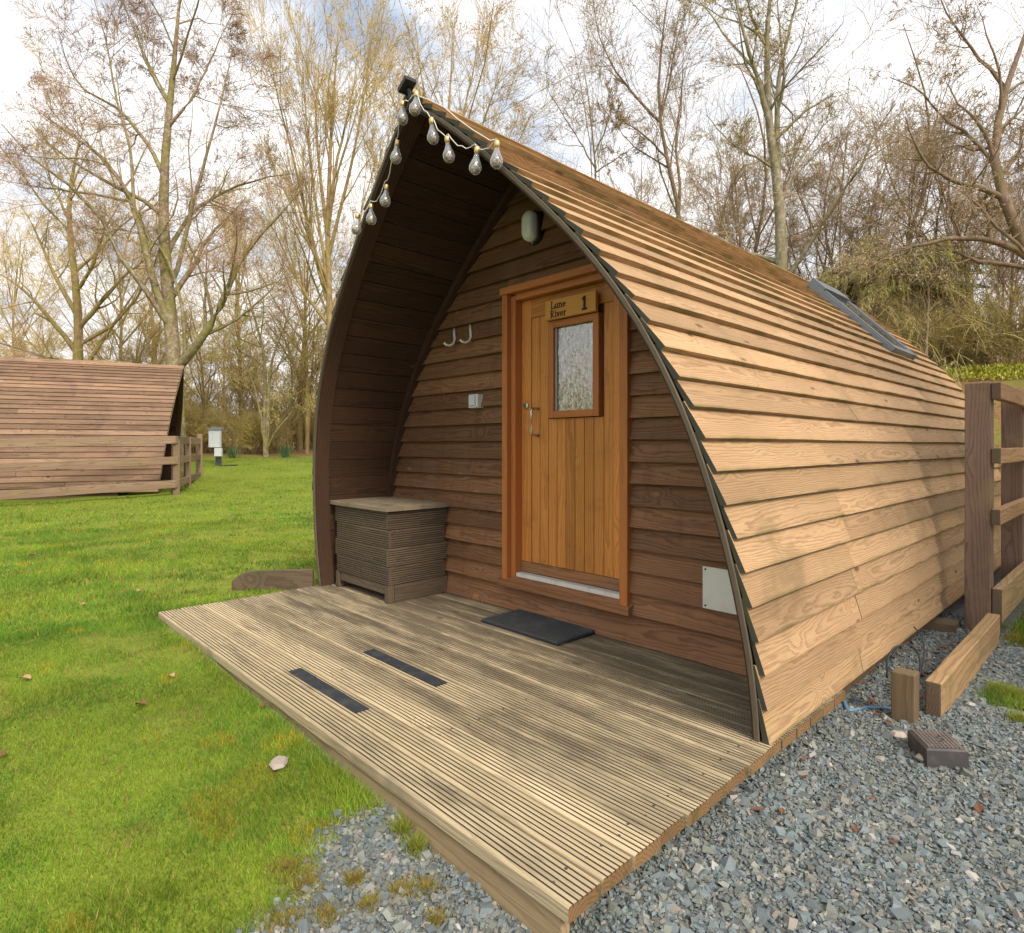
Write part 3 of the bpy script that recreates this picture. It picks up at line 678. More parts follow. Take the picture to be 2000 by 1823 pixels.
# ------------------------------------------------------------------ things on and around the pod
def storage_box():
    r = empty('storage_box', (-1.16, .30, 0)); tag(r, 'grey grooved wooden storage chest with hinged lid in the porch corner', 'chest')
    x0, x1, y0, y1 = -1.515, -.815, .065, .535; bh = .1175; zb = .115
    def part(name, mb, mat): o = mb.build(name, mat); o.parent = r; o.location = -Vector(r.location); return o
    for i in range(4):
        z = zb + i * bh; ov = i % 2
        mb = MB(); grooved(mb, (x0 + (0 if ov else .022), y0 + .022, z), (1, 0, 0), (0, 0, 1), (0, -1, 0), x1 - x0 - (.0225 if ov else 0) - (0 if ov else .022), bh - .0035, .021, 8, .005, gm=1); part('front_board', mb, [M['box'], M['grime2']])
        mb = MB(); grooved(mb, (x1 - .022, y0 + (0.0 if ov else .0225), z), (0, 1, 0), (0, 0, 1), (1, 0, 0), y1 - y0 - (0 if ov else .0225) - (.03 if not ov else 0), bh - .0035, .021, 8, .005, gm=1); part('side_board', mb, [M['box'], M['grime2']])
        mb = MB(); mb.bx(x0 - .001, x0 + .019, y0 + .024, y1, z, z + bh - .0035, 'y'); part('side_board', mb, M['box'])
        mb = MB(); mb.bx(x0 + .02, x1 - .023, y1 - .021, y1 - .001, z, z + bh - .0035, 'x'); part('back_board', mb, M['box'])
    mb = MB(); mb.bx(x0 + .07, x1 - .05, y0 + .006, y0 + .026, .055, .112, 'x'); part('base_board', mb, M['box'])
    mb = MB(); mb.bx(x1 - .026, x1 - .004, y0 + .05, y1, .003, .112, 'y'); part('base_board', mb, M['box'])
    for x in (x0 + .003, x1 - .05):
        for y in (y0 + .003, y1 - .05):
            mb = MB(); mb.bx(x, x + .047, y, y + .045, .002, .1125, 'z'); part('leg', mb, M['box'])
    n = 4; wd = (y1 - y0 + .05) / n
    for i in range(n):
        mb = MB(); grooved(mb, (x0 - .022, y0 - .03 + i * wd, zb + 4 * bh + .002), (1, 0, 0), (0, 1, 0), (0, 0, 1), x1 - x0 + .045, wd - .003, .028, 8, .003, m1=0); part('lid_board', mb, M['boxlid'])
storage_box()

def doormat():
    mb = MB(); x0, x1, y0, y1 = -.112, .475, .232, .535
    mb.bx(x0, x1, y0, y1, .002, .012)
    o = mb.build('doormat', M['rubber']); tag(o, 'black ribbed rubber doormat below the door', 'doormat')
    n = 16
    for k in range(n):
        y = y0 + .008 + (y1 - y0 - .016) * k / (n - 1); m2 = MB(); m2.sweep([[(x, y - .0055, .012), (x, y + .0055, .012), (x, y + .004, .022), (x, y - .004, .022)] for x in (x0 + .004, x1 - .004)], [[(0, 0, 0)] * 4] * 2)
        m2.build('rib', M['rubber2'], o)
doormat()
def strip(y0, y1, lab):
    mb = MB(); rs, bs = [], []
    for k in range(9):
        x = -.118 + .588 * k / 8; z = .0018 + .0006 * math.sin(k * 1.7)
        rs.append([(x, y0, z), (x, y1, z), (x, y1 - .001, z + .002), (x, y0 + .001, z + .002)]); bs.append([(x, 0, 0)] * 4)
    mb.sweep(rs, bs); tag(mb.build('anti_slip_strip', M['grit']), lab, 'grip strip', 'anti-slip strips on the deck')
strip(-.888, -.828, 'black anti-slip strip nearest the outer edge of the deck')
strip(-.515, -.455, 'black anti-slip strip on the deck, nearer the doormat')

lamp = empty('bulkhead_lamp', (.02, .55, 2.28)); tag(lamp, 'oval white bulkhead lamp on black base above the door', 'lamp')
def stadium(mb, cx, cz, hw, hh, ys, scal, sides=24, m=0):
    rs = []
    for y, s_ in zip(ys, scal):
        ring = []
        for k in range(sides):
            a = 2 * math.pi * k / sides; dz = (hh - hw) * (1 if math.sin(a) > 0 else -1) if abs(math.sin(a)) > 1e-6 else 0
            ring.append((cx + hw * s_ * math.cos(a), y, cz + (dz + hw * math.sin(a)) * s_))
        rs.append(ring)
    mb.sweep(rs, [[(0, 0, 0)] * sides] * len(rs))
mb = MB(); stadium(mb, .024, 2.28, .056, .100, [.565, .525, .515], [1, 1, .93]); o = mb.build('base', M['black'], lamp); o.location = -Vector(lamp.location)
mb = MB(); stadium(mb, .024, 2.28, .047, .090, [.5145, .49, .468, .455, .45], [1, 1, .93, .75, .4]); o = mb.build('diffuser', M['opal'], lamp, True); o.location = -Vector(lamp.location)
for z in (2.185, 2.375):
    mb = MB(); mb.lathe((.024, .515, z), [(.006, 0), (.006, -.01), (.003, -.013)], 8, 'y'); o = mb.build('screw', M['metal'], lamp); o.location = -Vector(lamp.location)

def hook(x, z, lab):
    mb = MB(); pts = [(x - .010, .538, z + .062), (x, .531, z + .02), (x + .010, .527, z - .018), (x + .012, .515, z - .045), (x + .004, .490, z - .060), (x - .008, .466, z - .056), (x - .014, .455, z - .042)]
    rs, bs = [], []
    P = np.array(pts)
    mb.tube(P, [.0075, .0085, .0085, .0085, .008, .008, .0075], 8)
    o = mb.build('coat_hook', M['hook'], None, True); tag(o, lab, 'hook', 'coat hooks on the pod wall')
hook(-.735, 1.735, 'cream metal coat hook on the brown wall, left one of the pair')
hook(-.565, 1.735, 'cream metal coat hook on the brown wall, right one nearer the door')

so = empty('outdoor_socket', (-.50, .55, 1.29)); tag(so, 'small cream outdoor socket box on brown boards left of the door', 'socket')
mb = MB(); mb.bx(-.538, -.455, .497, .552, 1.247, 1.335); o = mb.build('box', M['white'], so); o.location = -Vector(so.location)
mb = MB(); mb.bx(-.530, -.470, .485, .4965, 1.262, 1.330); o = mb.build('flap', M['grey_pl'], so); o.location = -Vector(so.location)
mb = MB(); mb.bx(-.536, -.458, .490, .4965, 1.249, 1.257); o = mb.build('catch', M['grey_pl'], so); o.location = -Vector(so.location)

pn = empty('access_panel', (1.2, .53, .35)); tag(pn, 'pale cream square access panel low on the wall right of the door', 'panel')
mb = MB(); mb.bx(1.105, 1.345, .520, .526, .262, .452); o = mb.build('plate', M['white'], pn); o.location = -Vector(pn.location)
for x in (1.118, 1.332):
    for z in (.275, .44):
        mb = MB(); mb.lathe((x, .520, z), [(.005, 0), (.004, -.002)], 8, 'y'); o = mb.build('screw', M['cable'], pn); o.location = -Vector(pn.location)
hs = MB(); hs.tube([(1.50, .50, .33), (1.462, .46, .25), (1.452, .44, .15), (1.468, .45, .06), (1.50, .47, .012)], .011, 8)
tag(hs.build('blue_hose', M['blue'], None, True), 'short blue water hose rising inside the porch edge by the panel', 'hose')

# string of bulb lights
sl_ = empty('string_lights', (0, -.33, 2.6)); tag(sl_, 'string of clear bulb lights hung along the front edge of the arch', 'string lights')
bul = [(696, 442, -.10), (725, 423, -.05), (753, 387, -.04), (774, 302, -.04), (786, 225, -.05), (811, 207, -.05), (845, 262, -.05), (876, 298, -.05), (929, 320, -.05), (970, 308, -.05)]
def pl(px, py, off):
    r = RT * (px - 1000) / FPX + FW + UP * (HOR - py) / FPX
    n = np.array([0, 1, KT]); t = (off - n @ CAM) / (n @ r); return CAM + t * r
tops = []
def bulb_mesh():
    a = MB(); pr = [(.010, .050), (.013, .035), (.018, .020), (.026, .004), (.031, -.012), (.0315, -.024), (.027, -.038), (.017, -.049), (.006, -.053)]
    a.lathe((0, 0, 0), pr, 18, 'z'); return a
gm_ = None
for i, (a, b, off) in enumerate(bul):
    c = pl(a, b, off); tops.append(c + np.array([0, 0, .078]))
    tl = (random.uniform(-.12, .12), random.uniform(-.12, .12), random.uniform(0, 6))
    if gm_ is None:
        g1 = bulb_mesh().build('bulb', M['bulb'], sl_, True); gm_ = g1.data
        k = MB(); k.lathe((0, 0, 0), [(.0105, .048), (.0135, .052), (.0135, .074), (.009, .080)], 14); cm_ = k.build('cap', M['brass'], g1, True).data
        k = MB(); k.lathe((0, 0, 0), [(.004, -.046), (.017, -.044), (.024, -.030), (.024, -.018), (.012, -.010), (.007, .004), (.002, .03)], 9); fm_ = k.build('filling', M['petals'], g1).data
    else:
        g1 = link('bulb', gm_, sl_); link('cap', cm_, g1); link('filling', fm_, g1)
    g1.location = Vector(c) - Vector(sl_.location); g1.rotation_euler = tl; g1.scale = (.9, .9, .9)
wp = []
for i, (p, q) in enumerate(zip(tops[:-1], tops[1:])):
    for u in np.linspace(0, 1, 7)[:-1]:
        sag = -.03 * math.sin(math.pi * u); wp.append(p + (q - p) * u + np.array([0, -.004 * math.sin(9 * u + i), sag + .006 * math.sin(14 * u + i)]))
wp.append(tops[-1])
for a, b, off in ((958, 275, -.055), (925, 255, -.06), (893, 232, -.06), (868, 210, -.06), (840, 196, -.06), (816, 188, -.06)): wp.append(pl(a, b, off))
cw = MB(); cw.tube(wp, .0024, 6); o = cw.build('cord', M['cord'], sl_, True); o.location = -Vector(sl_.location)
# small black solar unit on the apex
ap_ = empty('solar_unit', (0, -.33, 2.75)); tag(ap_, 'small black solar lamp unit on the tip of the ridge', 'solar unit')
a3 = pl(798, 178, -.03)
mb = MB(); mb.box(a3 + np.array([-.045, -.03, .0]), (.92, -.1, .36), (.1, .99, 0), (-.36, 0, .92), .085, .06, .022); o = mb.build('panel', M['black'], ap_); o.location = -Vector(ap_.location)
mb = MB(); mb.tube([a3 + np.array([0, .0, .008]), a3 + np.array([.006, .01, -.03]), a3 + np.array([.006, .02, -.05])], .010, 6); o = mb.build('bracket', M['black'], ap_); o.location = -Vector(ap_.location)

# ------------------------------------------------------------------ right hand fence and timbers
fr = empty('post_and_rail_fence', (1.8, 2.55, -.1)); tag(fr, 'tall brown post and rail fence beside the sunlit hull of the pod', 'fence')
def fpart(name, mb, mat, root=fr): o = mb.build(name, mat); o.parent = root; o.location = -Vector(root.location); return o
for y, zt in ((2.38, 1.37), (3.62, 1.38), (5.1, 1.40), (6.6, 1.6)):
    mb = MB(); mb.box((1.757, y, -.30), (0, 0, 1), (1, 0, 0), (0, 1, 0), zt + .30, .124, .10, 6, wob=.0012); fpart('post', mb, M['post'])
for z0, z1, ye in ((1.27, 1.368, 6.7), (.90, .99, 6.7), (.55, .64, 6.7)):
    mb = MB(); mb.box((1.884, 2.37, z0), (0, 1, 0), (0, 0, 1), (1, 0, 0), ye - 2.37, z1 - z0, .044, 10, wob=.002, m0=1); fpart('rail', mb, [M['rail'], M['darkwood']])
mb = MB(); mb.box((1.884, 2.39, -.01), (0, 1, 0), (0, 0, 1), (1, 0, 0), 4.3, .195, .048, 8, wob=.002, m0=1); fpart('gravel_board', mb, [M['beam'], M['darkwood']])
bm_ = MB(); bm_.box((1.878, .915, -.125), (0.006, 1, .022), (0, 0, 1), (1, 0, 0), 1.33, .165, .058, 8, wob=.0025, m0=1)
tag(bm_.build('landscape_timber', [M['beam'], M['darkwood']]), 'long brown timber edging lying on the gravel beside the pod', 'timber')
sb = MB(); sb.box((1.796, .77, -.16), (0, 0, 1), (1, .06, 0), (0, 1, 0), .255, .082, .075, 3, wob=.0015)
tag(sb.build('stub_post', M['stub']), 'short sawn-off square post standing in the gravel', 'post')
lp = MB(); lp.box((2.06, 2.22, -.14), (1, .25, .0), (0, 0, 1), (0, 1, 0), .7, .14, .035, 3, wob=.002)
tag(lp.build('edging_board', M['rail']), 'weathered edging board at the gravel edge by the right fence', 'edging')
lr = MB(); lr.box((1.15, 2.1, -.09), (1, .3, 0), (0, 1, 0), (0, 0, 1), .58, .16, .05, 2); tag(lr.build('loose_plank', M['darkwood']), 'dark damp plank lying under the side of the pod', 'plank')
# retaining board on the left of the pod
mb = MB(); rs, bs = [], []
for k in range(13):
    u = k / 12; x = -1.665 - .47 * u; y = -.02 - .40 * u; z1 = .115 - .03 * u - .07 * max(0, (u - .75) / .25) ** 2
    zb_ = -.09
    d_ = np.array([.64, -.75, 0]) * .03
    rs.append([(x, y, zb_), (x + d_[0], y + d_[1], zb_), (x + d_[0], y + d_[1], z1), (x, y, z1)]); bs.append([(u * .6, -.06, 0), (u * .6, -.06, .03), (u * .6, z1 - .06, .03), (u * .6, z1 - .06, 0)])
mb.sweep(rs, bs); tag(mb.build('retaining_board', M['darkwood']), 'low dark retaining board in the lawn left of the porch', 'board')

cv_ = empty('inspection_cover', (2.002, .527, -.055)); tag(cv_, 'square dark plastic inspection cover sitting in the slate gravel', 'cover')
cv_.rotation_euler = (R_(2), R_(-2), .64); cv_.scale = (.86, .83, .86)
mb = MB(); mb.sweep([[(-.075, -.085, -.09), (.075, -.085, -.09), (.075, .085, -.09), (-.075, .085, -.09)], [(-.075, -.085, .022), (.075, -.085, .022), (.075, .085, .022), (-.075, .085, .022)], [(-.068, -.078, .028), (.068, -.078, .028), (.068, .078, .028), (-.068, .078, .028)]], [[(0, 0, 0)] * 4] * 3); mb.build('body', M['cover'], cv_)
lidm = simple('cover_lid', (.16, .135, .12), .6, nscale=20, dirt=(.26, .22, .18), dscale=15, damt=.6)
mb = MB()
for i in range(9):
    for j in range(10):
        if 3 < i < 6 and 2 < j < 7 and (i + j) % 2: continue
        x = -.063 + .0142 * i; y = -.073 + .0147 * j; mb.bx(x, x + .0105, y, y + .011, .0285, .0325)
o = mb.build('lid_studs', lidm, cv_); tag(o, kind='stuff')

def cable(name, pts, r, mat, lab, cat='cable'):
    P = np.array(pts, float); t = np.linspace(0, 1, len(P)); tt = np.linspace(0, 1, len(P) * 5)
    Q = np.stack([np.interp(tt, t, P[:, i]) for i in range(3)], 1)
    for _ in range(3): Q[1:-1] = (Q[:-2] + 2 * Q[1:-1] + Q[2:]) / 4
    mb = MB(); mb.tube(Q, r, 7); tag(mb.build(name, mat, None, True), lab, cat)
# stones and leaves
def stone(name, c, size, mat, lab, flat=.5, seed=0):
    r2 = np.random.default_rng(seed); bpts = []; fs = []
    U, V_ = 7, 4; mb = MB(); rs = []
    for j in range(V_ + 1):
        ph = math.pi * j / V_; ring = []
        for i in range(U):
            a = 2 * math.pi * i / U; rr_ = 1 + .22 * math.sin(2 * a + seed) * math.sin(ph) + r2.uniform(-.12, .12)
            ring.append((c[0] + size * rr_ * math.sin(ph) * math.cos(a), c[1] + size * .75 * rr_ * math.sin(ph) * math.sin(a), c[2] + size * flat * math.cos(ph) * (.8 + .2 * r2.random())))
        rs.append(ring)
    mb.sweep(rs, [[(0, 0, 0)] * U] * (V_ + 1)); tag(mb.build(name, mat), lab, 'stone')
def zg(x, y): return float(ground_z(x, y))
def onground(px, py, it=6):
    z = -.1
    for _ in range(it):
        r = RT * (px - 1000) / FPX + FW + UP * (HOR - py) / FPX; t = (z - CAM[2]) / r[2]; p = CAM + t * r; z = zg(p[0], p[1])
    return p
gp_ = lambda a, b, h=.006: tuple(onground(a, b) + np.array([0, 0, h]))
cable('blue_pipe', [(1.60, .66, -.03), gp_(1646, 1372, .02), gp_(1655, 1394), gp_(1690, 1384), gp_(1735, 1388), gp_(1770, 1385)], .008, M['blue'], 'light blue water pipe lying on gravel behind the stub post', 'pipe')
cable('black_cable', [tuple(px3(*q)) for q in ((1733, 1325, 2.66), (1731, 1290, 2.68), (1745, 1264, 2.7), (1772, 1257, 2.7), (1793, 1272, 2.7), (1799, 1300, 2.68), (1794, 1330, 2.66))], .0042, M['cable'], 'black looped cable behind the stub post, larger loop')
cable('black_cable', [tuple(px3(*q)) for q in ((1785, 1225, 2.95), (1800, 1240, 2.9), (1806, 1265, 2.85), (1803, 1295, 2.8), (1798, 1320, 2.76))], .0032, M['cable'], 'thin black cable hanging by the pod skirt, behind the larger loop')
p = onground(545, 1500); stone('flat_stone', (p[0], p[1], p[2] + .018), .045, M['rock'], 'flat pinkish stone lying on the lawn beside the deck', .3, 3)
p = onground(1755, 1442); stone('pale_stone', (p[0], p[1], p[2] + .012), .030, M['rock2'], 'pale cream stone left of the inspection cover', .6, 5)
p = onground(1805, 1490); stone('white_stone', (p[0], p[1], p[2] + .014), .026, M['rock2'], 'small white stone touching the front of the inspection cover', .6, 8)
p = onground(1850, 1370); stone('grey_stone', (p[0], p[1], p[2] + .006), .020, M['rock'], 'small grey stone in the gravel by the timber end', .6, 9)
LF = [(62, 1088, .06, 'leaf', 'brown dead leaf far out on the left lawn'), (272, 1158, .045, 'leaf2', 'pale dead leaf on the lawn behind the deck corner'), (163, 1186, .035, 'leaf2', 'small pale leaf on the lawn left of the deck corner'),
      (50, 1332, .045, 'leaf2', 'curled tan leaf at the left edge of the lawn'), (275, 1383, .042, 'leaf', 'dark brown curled leaf in the middle of the lawn'), (335, 1327, .032, 'leaf2', 'small tan leaf just above the dark curled leaf'),
      (1735, 1405 + 15, .03, 'leaf', 'brown leaf on gravel in front of the stub post'), (1572, 1492, .022, 'leaf', 'orange leaf scrap on gravel by the deck edge'), (515, 1385, .035, 'leaf', 'brown leaf caught against the deck edge'), (1975, 1245, .03, 'leaf2', 'pale curled leaf near the edging board')]
for i, (a, b, s_, mt, lab) in enumerate(LF):
    p = onground(a, b); r2 = np.random.default_rng(40 + i); mb = MB(); ang = r2.uniform(0, 6); n = 7; rs = []
    for k in range(n):
        u = k / (n - 1); wd = s_ * .42 * math.sin(math.pi * min(max(u, .05), .96)) ** .7; x = (u - .5) * s_; cu = .25 * s_ * math.sin(math.pi * u) + .12 * s_ * u
        q = [(x, -wd, cu * .2 + wd * .7 * r2.uniform(.6, 1.2)), (x, 0, cu * .4), (x, wd, cu * .2 + wd * .6 * r2.uniform(.6, 1.2)), (x, 0, cu * .4 - .0012)]
        rs.append([(p[0] + X_ * math.cos(ang) - Y_ * math.sin(ang), p[1] + X_ * math.sin(ang) + Y_ * math.cos(ang), p[2] + .014 + Z_) for X_, Y_, Z_ in q])
    mb.sweep(rs, [[(0, 0, 0)] * 4] * n); tag(mb.build('fallen_leaf', M[mt]), lab, 'leaf', 'fallen leaves')

# ------------------------------------------------------------------ the far pod, its fence and the hookup
pod2 = empty('glamping_pod', (-12.85, 1.86, .09), 2.795); tag(pod2, 'weathered brown timber pod across the lawn behind a rail fence', 'cabin')
swap = {M['roof']: M['pod2'], M['ridge']: M['pod2']}
for ch in list(pod.children):
    if ch.name.split('.')[0] in ('roof_board', 'ridge_board', 'rib', 'rim_batten', 'lining_plank', 'wall_board', 'floor_base', 'skid_beam', 'inner_shell'):
        c = ch.copy(); scn.collection.objects.link(c); c.parent = pod2
        for sl2 in c.material_slots:
            if sl2.material in swap:
                mt = swap[sl2.material]; sl2.link = 'OBJECT'; sl2.material = mt
# its closed front: a plain boarded door so the gap in the wall is filled
d2 = MB().bx(-.237, .695, .55, .60, .02, 1.96, 'z').build('door', M['frame'], pod2)

f2 = empty('garden_fence', (-11, 1.5, 0)); tag(f2, 'three-rail brown fence curving round the end of the far pod', 'fence')
pts2 = [(-11.05, -4.6, -.02), (-11.05, -2.0, -.01), (*atpx(343, 12.25), .0), (*atpx(366, 14.0), .0), (*atpx(389, 16.0), .0)]
for k, (x, y, _) in enumerate(pts2):
    if k == 1: continue
    g0 = zg(x, y); mb = MB(); mb.box((x - .07, y - .06, g0 - .3), (0, 0, 1), (1, 0, 0), (0, 1, 0), 1.42, .14, .12, 3); o = mb.build('post', M['pfence'], f2); o.location = -Vector(f2.location)
for zc, hh in ((1.13, .15), (.72, .15), (.25, .15)):
    for k in range(len(pts2) - 1):
        a, b = np.array(pts2[k]), np.array(pts2[k + 1]); 
        dz0 = -.10 if k == 0 else 0; off = np.array([.085, -.03, 0])
        za = zc + (-.22 if k == 0 else (-.11 if k == 1 else 0)) ; zb2 = zc + (-.11 if k == 0 else 0)
        A = np.array([a[0], a[1], za - hh / 2]) + off; B = np.array([b[0], b[1], zb2 - hh / 2]) + off; L = np.linalg.norm(B - A); ex = (B - A) / L; ez = np.cross(ex, (0, 0, 1)); ez /= np.linalg.norm(ez)
        mb = MB(); mb.box(A, ex, (0, 0, 1), ez, L, hh, .045, 4, wob=.003); o = mb.build('rail', M['pfence'], f2); o.location = -Vector(f2.location)
hx_, hy_ = atpx(427, 18); hz_ = zg(hx_, hy_)
hk = empty('electric_hookup', (hx_, hy_, hz_), .8); tag(hk, 'pale grey electric hookup post at the far edge of the lawn', 'hookup post')
MB().bx(-.07, .07, -.05, .05, -.1, 1.0, 'z').build('post', simple('hookup_post_grey', (.10, .12, .13), .6), hk)
MB().bx(-.21, .11, -.17, -.055, .52, 1.02, 'z').build('meter_box', M['grey_pl'], hk)
MB().bx(.0, .20, -.26, -.178, .26, .50, 'z').build('socket_box', M['grey_pl'], hk)
mb = MB(); mb.sweep([[(-.25, -.2, 1.025), (.13, -.2, 1.025), (.13, .08, 1.03), (-.25, .08, 1.03)], [(-.22, -.18, 1.06), (.1, -.18, 1.06), (.1, .06, 1.11), (-.22, .06, 1.11)]], [[(0, 0, 0)] * 4] * 2); mb.build('cap', M['grey_metal'], hk)
mb = MB(); mb.tube([(.1, -.22, .27), (.12, -.24, .1), (.2, -.25, -.02), (.34, -.2, .0), (.6, -.1, .0)], .018, 6); mb.build('lead', M['cable'], hk, True)

# ------------------------------------------------------------------ trees
def unit(v): return v / (np.linalg.norm(v, axis=-1, keepdims=True) + 1e-9)
def grow(P, Rd, m, t0, t1, ang, asd, lr, lsd, K, wander, trop, rr_, tip=.12, rg=rng, droop=0.):
    """children of the polylines P (n,K,3)"""
    n, K0, _ = P.shape; L = np.linalg.norm(np.diff(P, axis=1), axis=2).sum(1)
    t = np.sort(rg.uniform(t0, t1, (n, m)), axis=1); ti = t * (K0 - 1); i0 = np.minimum(ti.astype(int), K0 - 2); fr_ = (ti - i0)[..., None]
    ar = np.arange(n)[:, None]; A, B = P[ar, i0], P[ar, i0 + 1]; base = A + (B - A) * fr_; tan = unit(B - A)
    rb = Rd[ar, i0] * (1 - fr_[..., 0]) + Rd[ar, i0 + 1] * fr_[..., 0]
    q = rg.normal(size=(n, m, 3)); q[..., 2] *= .7; perp = unit(q - (q * tan).sum(-1, keepdims=True) * tan)
    a = np.radians(rg.normal(ang, asd, (n, m)))[..., None]; d = unit(tan * np.cos(a) + perp * np.sin(a))
    ln = L[:, None] * lr * (1.15 - .6 * t) * rg.uniform(1 - lsd, 1 + lsd, (n, m))
    base, d, ln, rb = base.reshape(-1, 3), d.reshape(-1, 3), ln.ravel(), rb.ravel(); N_ = len(base)
    Q = np.empty((N_, K, 3)); Q[:, 0] = base; st = (ln / (K - 1))[:, None]
    for k in range(1, K):
        d = unit(d + rg.normal(size=(N_, 3)) * wander + np.array([0, 0, trop - droop * k])); Q[:, k] = Q[:, k - 1] + d * st
    r0 = np.minimum(rb * .85, rb * rr_); Rn = r0[:, None] * np.linspace(1, tip, K)[None]
    return Q, Rn
def tubes(P, Rd, sides, pointed=False):
    """(n,K,3) -> V,F(quads as tris)"""
    n, K, _ = P.shape; T = unit(np.gradient(P, axis=1)); ref = np.where(np.abs(T[..., 2:3]) > .85, np.array([1., 0, 0]), np.array([0, 0, 1.]))
    u = unit(np.cross(T, ref)); v = np.cross(T, u); a = np.arange(sides) * 2 * np.pi / sides
    V = P[:, :, None] + Rd[:, :, None, None] * (np.cos(a)[:, None] * u[:, :, None] + np.sin(a)[:, None] * v[:, :, None])
    idx = np.arange(n * K * sides).reshape(n, K, sides); nx2 = np.roll(idx, -1, 2)
    a0, b0, a1, b1 = idx[:, :-1], nx2[:, :-1], idx[:, 1:], nx2[:, 1:]
    F = np.concatenate([np.stack([a0, b0, b1], -1).reshape(-1, 3), np.stack([a0, b1, a1], -1).reshape(-1, 3)])
    return V.reshape(-1, 3), F
def merge(parts):
    Vs, Fs, o = [], [], 0
    for V, F in parts: Vs.append(V); Fs.append(F + o); o += len(V)
    return np.concatenate(Vs), np.concatenate(Fs)
def resample(pts, K, jit=0.):
    P = np.array(pts, float); s_ = np.r_[0, np.cumsum(np.linalg.norm(np.diff(P, axis=0), axis=1))]; t = np.linspace(0, s_[-1], K)
    Q = np.stack([np.interp(t, s_, P[:, i]) for i in range(3)], 1)
    for _ in range(2): Q[1:-1] = (Q[:-2] + 2 * Q[1:-1] + Q[2:]) / 4
    if jit: Q[1:-1] += rng.normal(size=(K - 2, 3)) * jit
    return Q
def tree_meshes(name, limbs, spec, bark, twig, bud=None, nbud=0, budsize=.02, snap=True, screen=True):
    """limbs: list of (points, r0, r1). spec: list of grow() kwargs; last entries become the crown"""
    K = 12; Ps = []; fixed = []; dense = None
    for i, (p, r0, r1) in enumerate(limbs):
        q = resample(p, K, .01)
        if i and snap:
            v = dense[:, :3] - q[0]; v2 = v - (v @ FW)[:, None] * FW if screen else v
            j = np.argmin((v2 ** 2).sum(1)); q = q + (dense[j, :3] - q[0]); r0 = min(r0, dense[j, 3] * .9 / .72)
        rr = .007 + (r0 * .72 - .007) * (1 - np.linspace(0, 1, K)) ** (.75 if i == 0 else .9)
        Ps.append(q); fixed.append((p, r0, r1)); t_ = np.linspace(0, .96, 80) * (K - 1); i0 = t_.astype(int); f_ = (t_ - i0)[:, None]
        new = np.concatenate([q[i0] * (1 - f_) + q[i0 + 1] * f_, (rr[i0] * (1 - f_[:, 0]) + rr[i0 + 1] * f_[:, 0])[:, None]], 1); dense = new if dense is None else np.concatenate([dense, new])
    limbs = fixed; P = np.stack(Ps); Rd = np.stack([.007 + (a * .72 - .007) * (1 - np.linspace(0, 1, K)) ** (.8 if i == 0 else 1.0) for i, (_, a, b) in enumerate(limbs)])
    wood = [tubes(P, Rd, 9)]; crown = []; tones = []
    for li, sp_ in enumerate(spec):
        sp_ = dict(sp_); crownlv = sp_.pop('crown', False); sides = sp_.pop('sides', 4); mn = sp_.pop('rmin', .003)
        P, Rd = grow(P, Rd, **sp_); Rd = np.maximum(Rd, mn)
        if crownlv: Rd[:, -1] *= .4
        VF = tubes(P, Rd, sides)
        if crownlv: crown.append(VF); tones.append(np.repeat(np.clip(rng.normal(.30 + .25 * (li - 1), .15, len(P)), 0, 1), P.shape[1] * sides))
        else: wood.append(VF)
    Vw, Fw = merge(wood); Vc, Fc = merge(crown); tone = np.concatenate(tones); mi = np.zeros(len(Fc), int)
    if bud is not None and nbud:
        pick = rng.integers(0, len(P), nbud); kk = rng.uniform(.3, 1, nbud) * (P.shape[1] - 1); k0 = np.minimum(kk.astype(int), P.shape[1] - 2); c = P[pick, k0] + (P[pick, k0 + 1] - P[pick, k0]) * (kk - k0)[:, None]
        d = unit(rng.normal(size=(nbud, 3)) + np.array([0, 0, .6])); s1 = unit(np.cross(d, rng.normal(size=(nbud, 3)))); sz = budsize * rng.uniform(.6, 1.4, (nbud, 1))
        Vb = np.stack([c, c + d * sz * .5 + s1 * sz * .28, c + d * sz, c + d * sz * .5 - s1 * sz * .28], 1).reshape(-1, 3); ib = np.arange(nbud)[:, None] * 4 + len(Vc)
        Fb = np.concatenate([ib + [0, 1, 2], ib + [0, 2, 3]]); Vc = np.concatenate([Vc, Vb]); Fc = np.concatenate([Fc, Fb]); tone = np.r_[tone, np.ones(len(Vb))]; mi = np.r_[mi, np.ones(len(Fb), int)]
    mw = raw_mesh(name + '_trunk', Vw, Fw, bark, smooth=True)
    mc = raw_mesh(name + '_crown', Vc, Fc, [twig, bud or twig], {'tone': ('FLOAT', tone)}, mat_idx=mi)
    return mw, mc
def place_tree(name, meshes, loc=(0, 0, 0), rz=0, sc=1., label=None, cat='tree', group=None):
    r = empty(name, loc, rz); r.scale = (sc, sc, sc); link('trunk', meshes[0], r); link('crown', meshes[1], r); tag(r, label, cat, group); return r
def L3(base, pts, d, jit=.5, seed=0):
    """pixel path at depth d, wandering in depth -> points relative to base"""
    r2 = np.random.default_rng(seed); out = []; dz = 0.
    for i, (a, b) in enumerate(pts):
        if i: dz += r2.uniform(-jit, jit)
        out.append(px3(a, b, d + dz) - base)
    return out
def based(px, d):
    x, y = atpx(px, d); return np.array([x, y, zg(x, y)])
def B_(m, ang=42, lr=.5, K=6, w_=.13, tr=.05, **k):
    return dict(m=m, t0=k.pop('t0', .2), t1=k.pop('t1', .98), ang=ang, asd=12, lr=lr, lsd=.35, K=K, wander=w_, trop=tr, rr_=k.pop('rr', .5), **k)

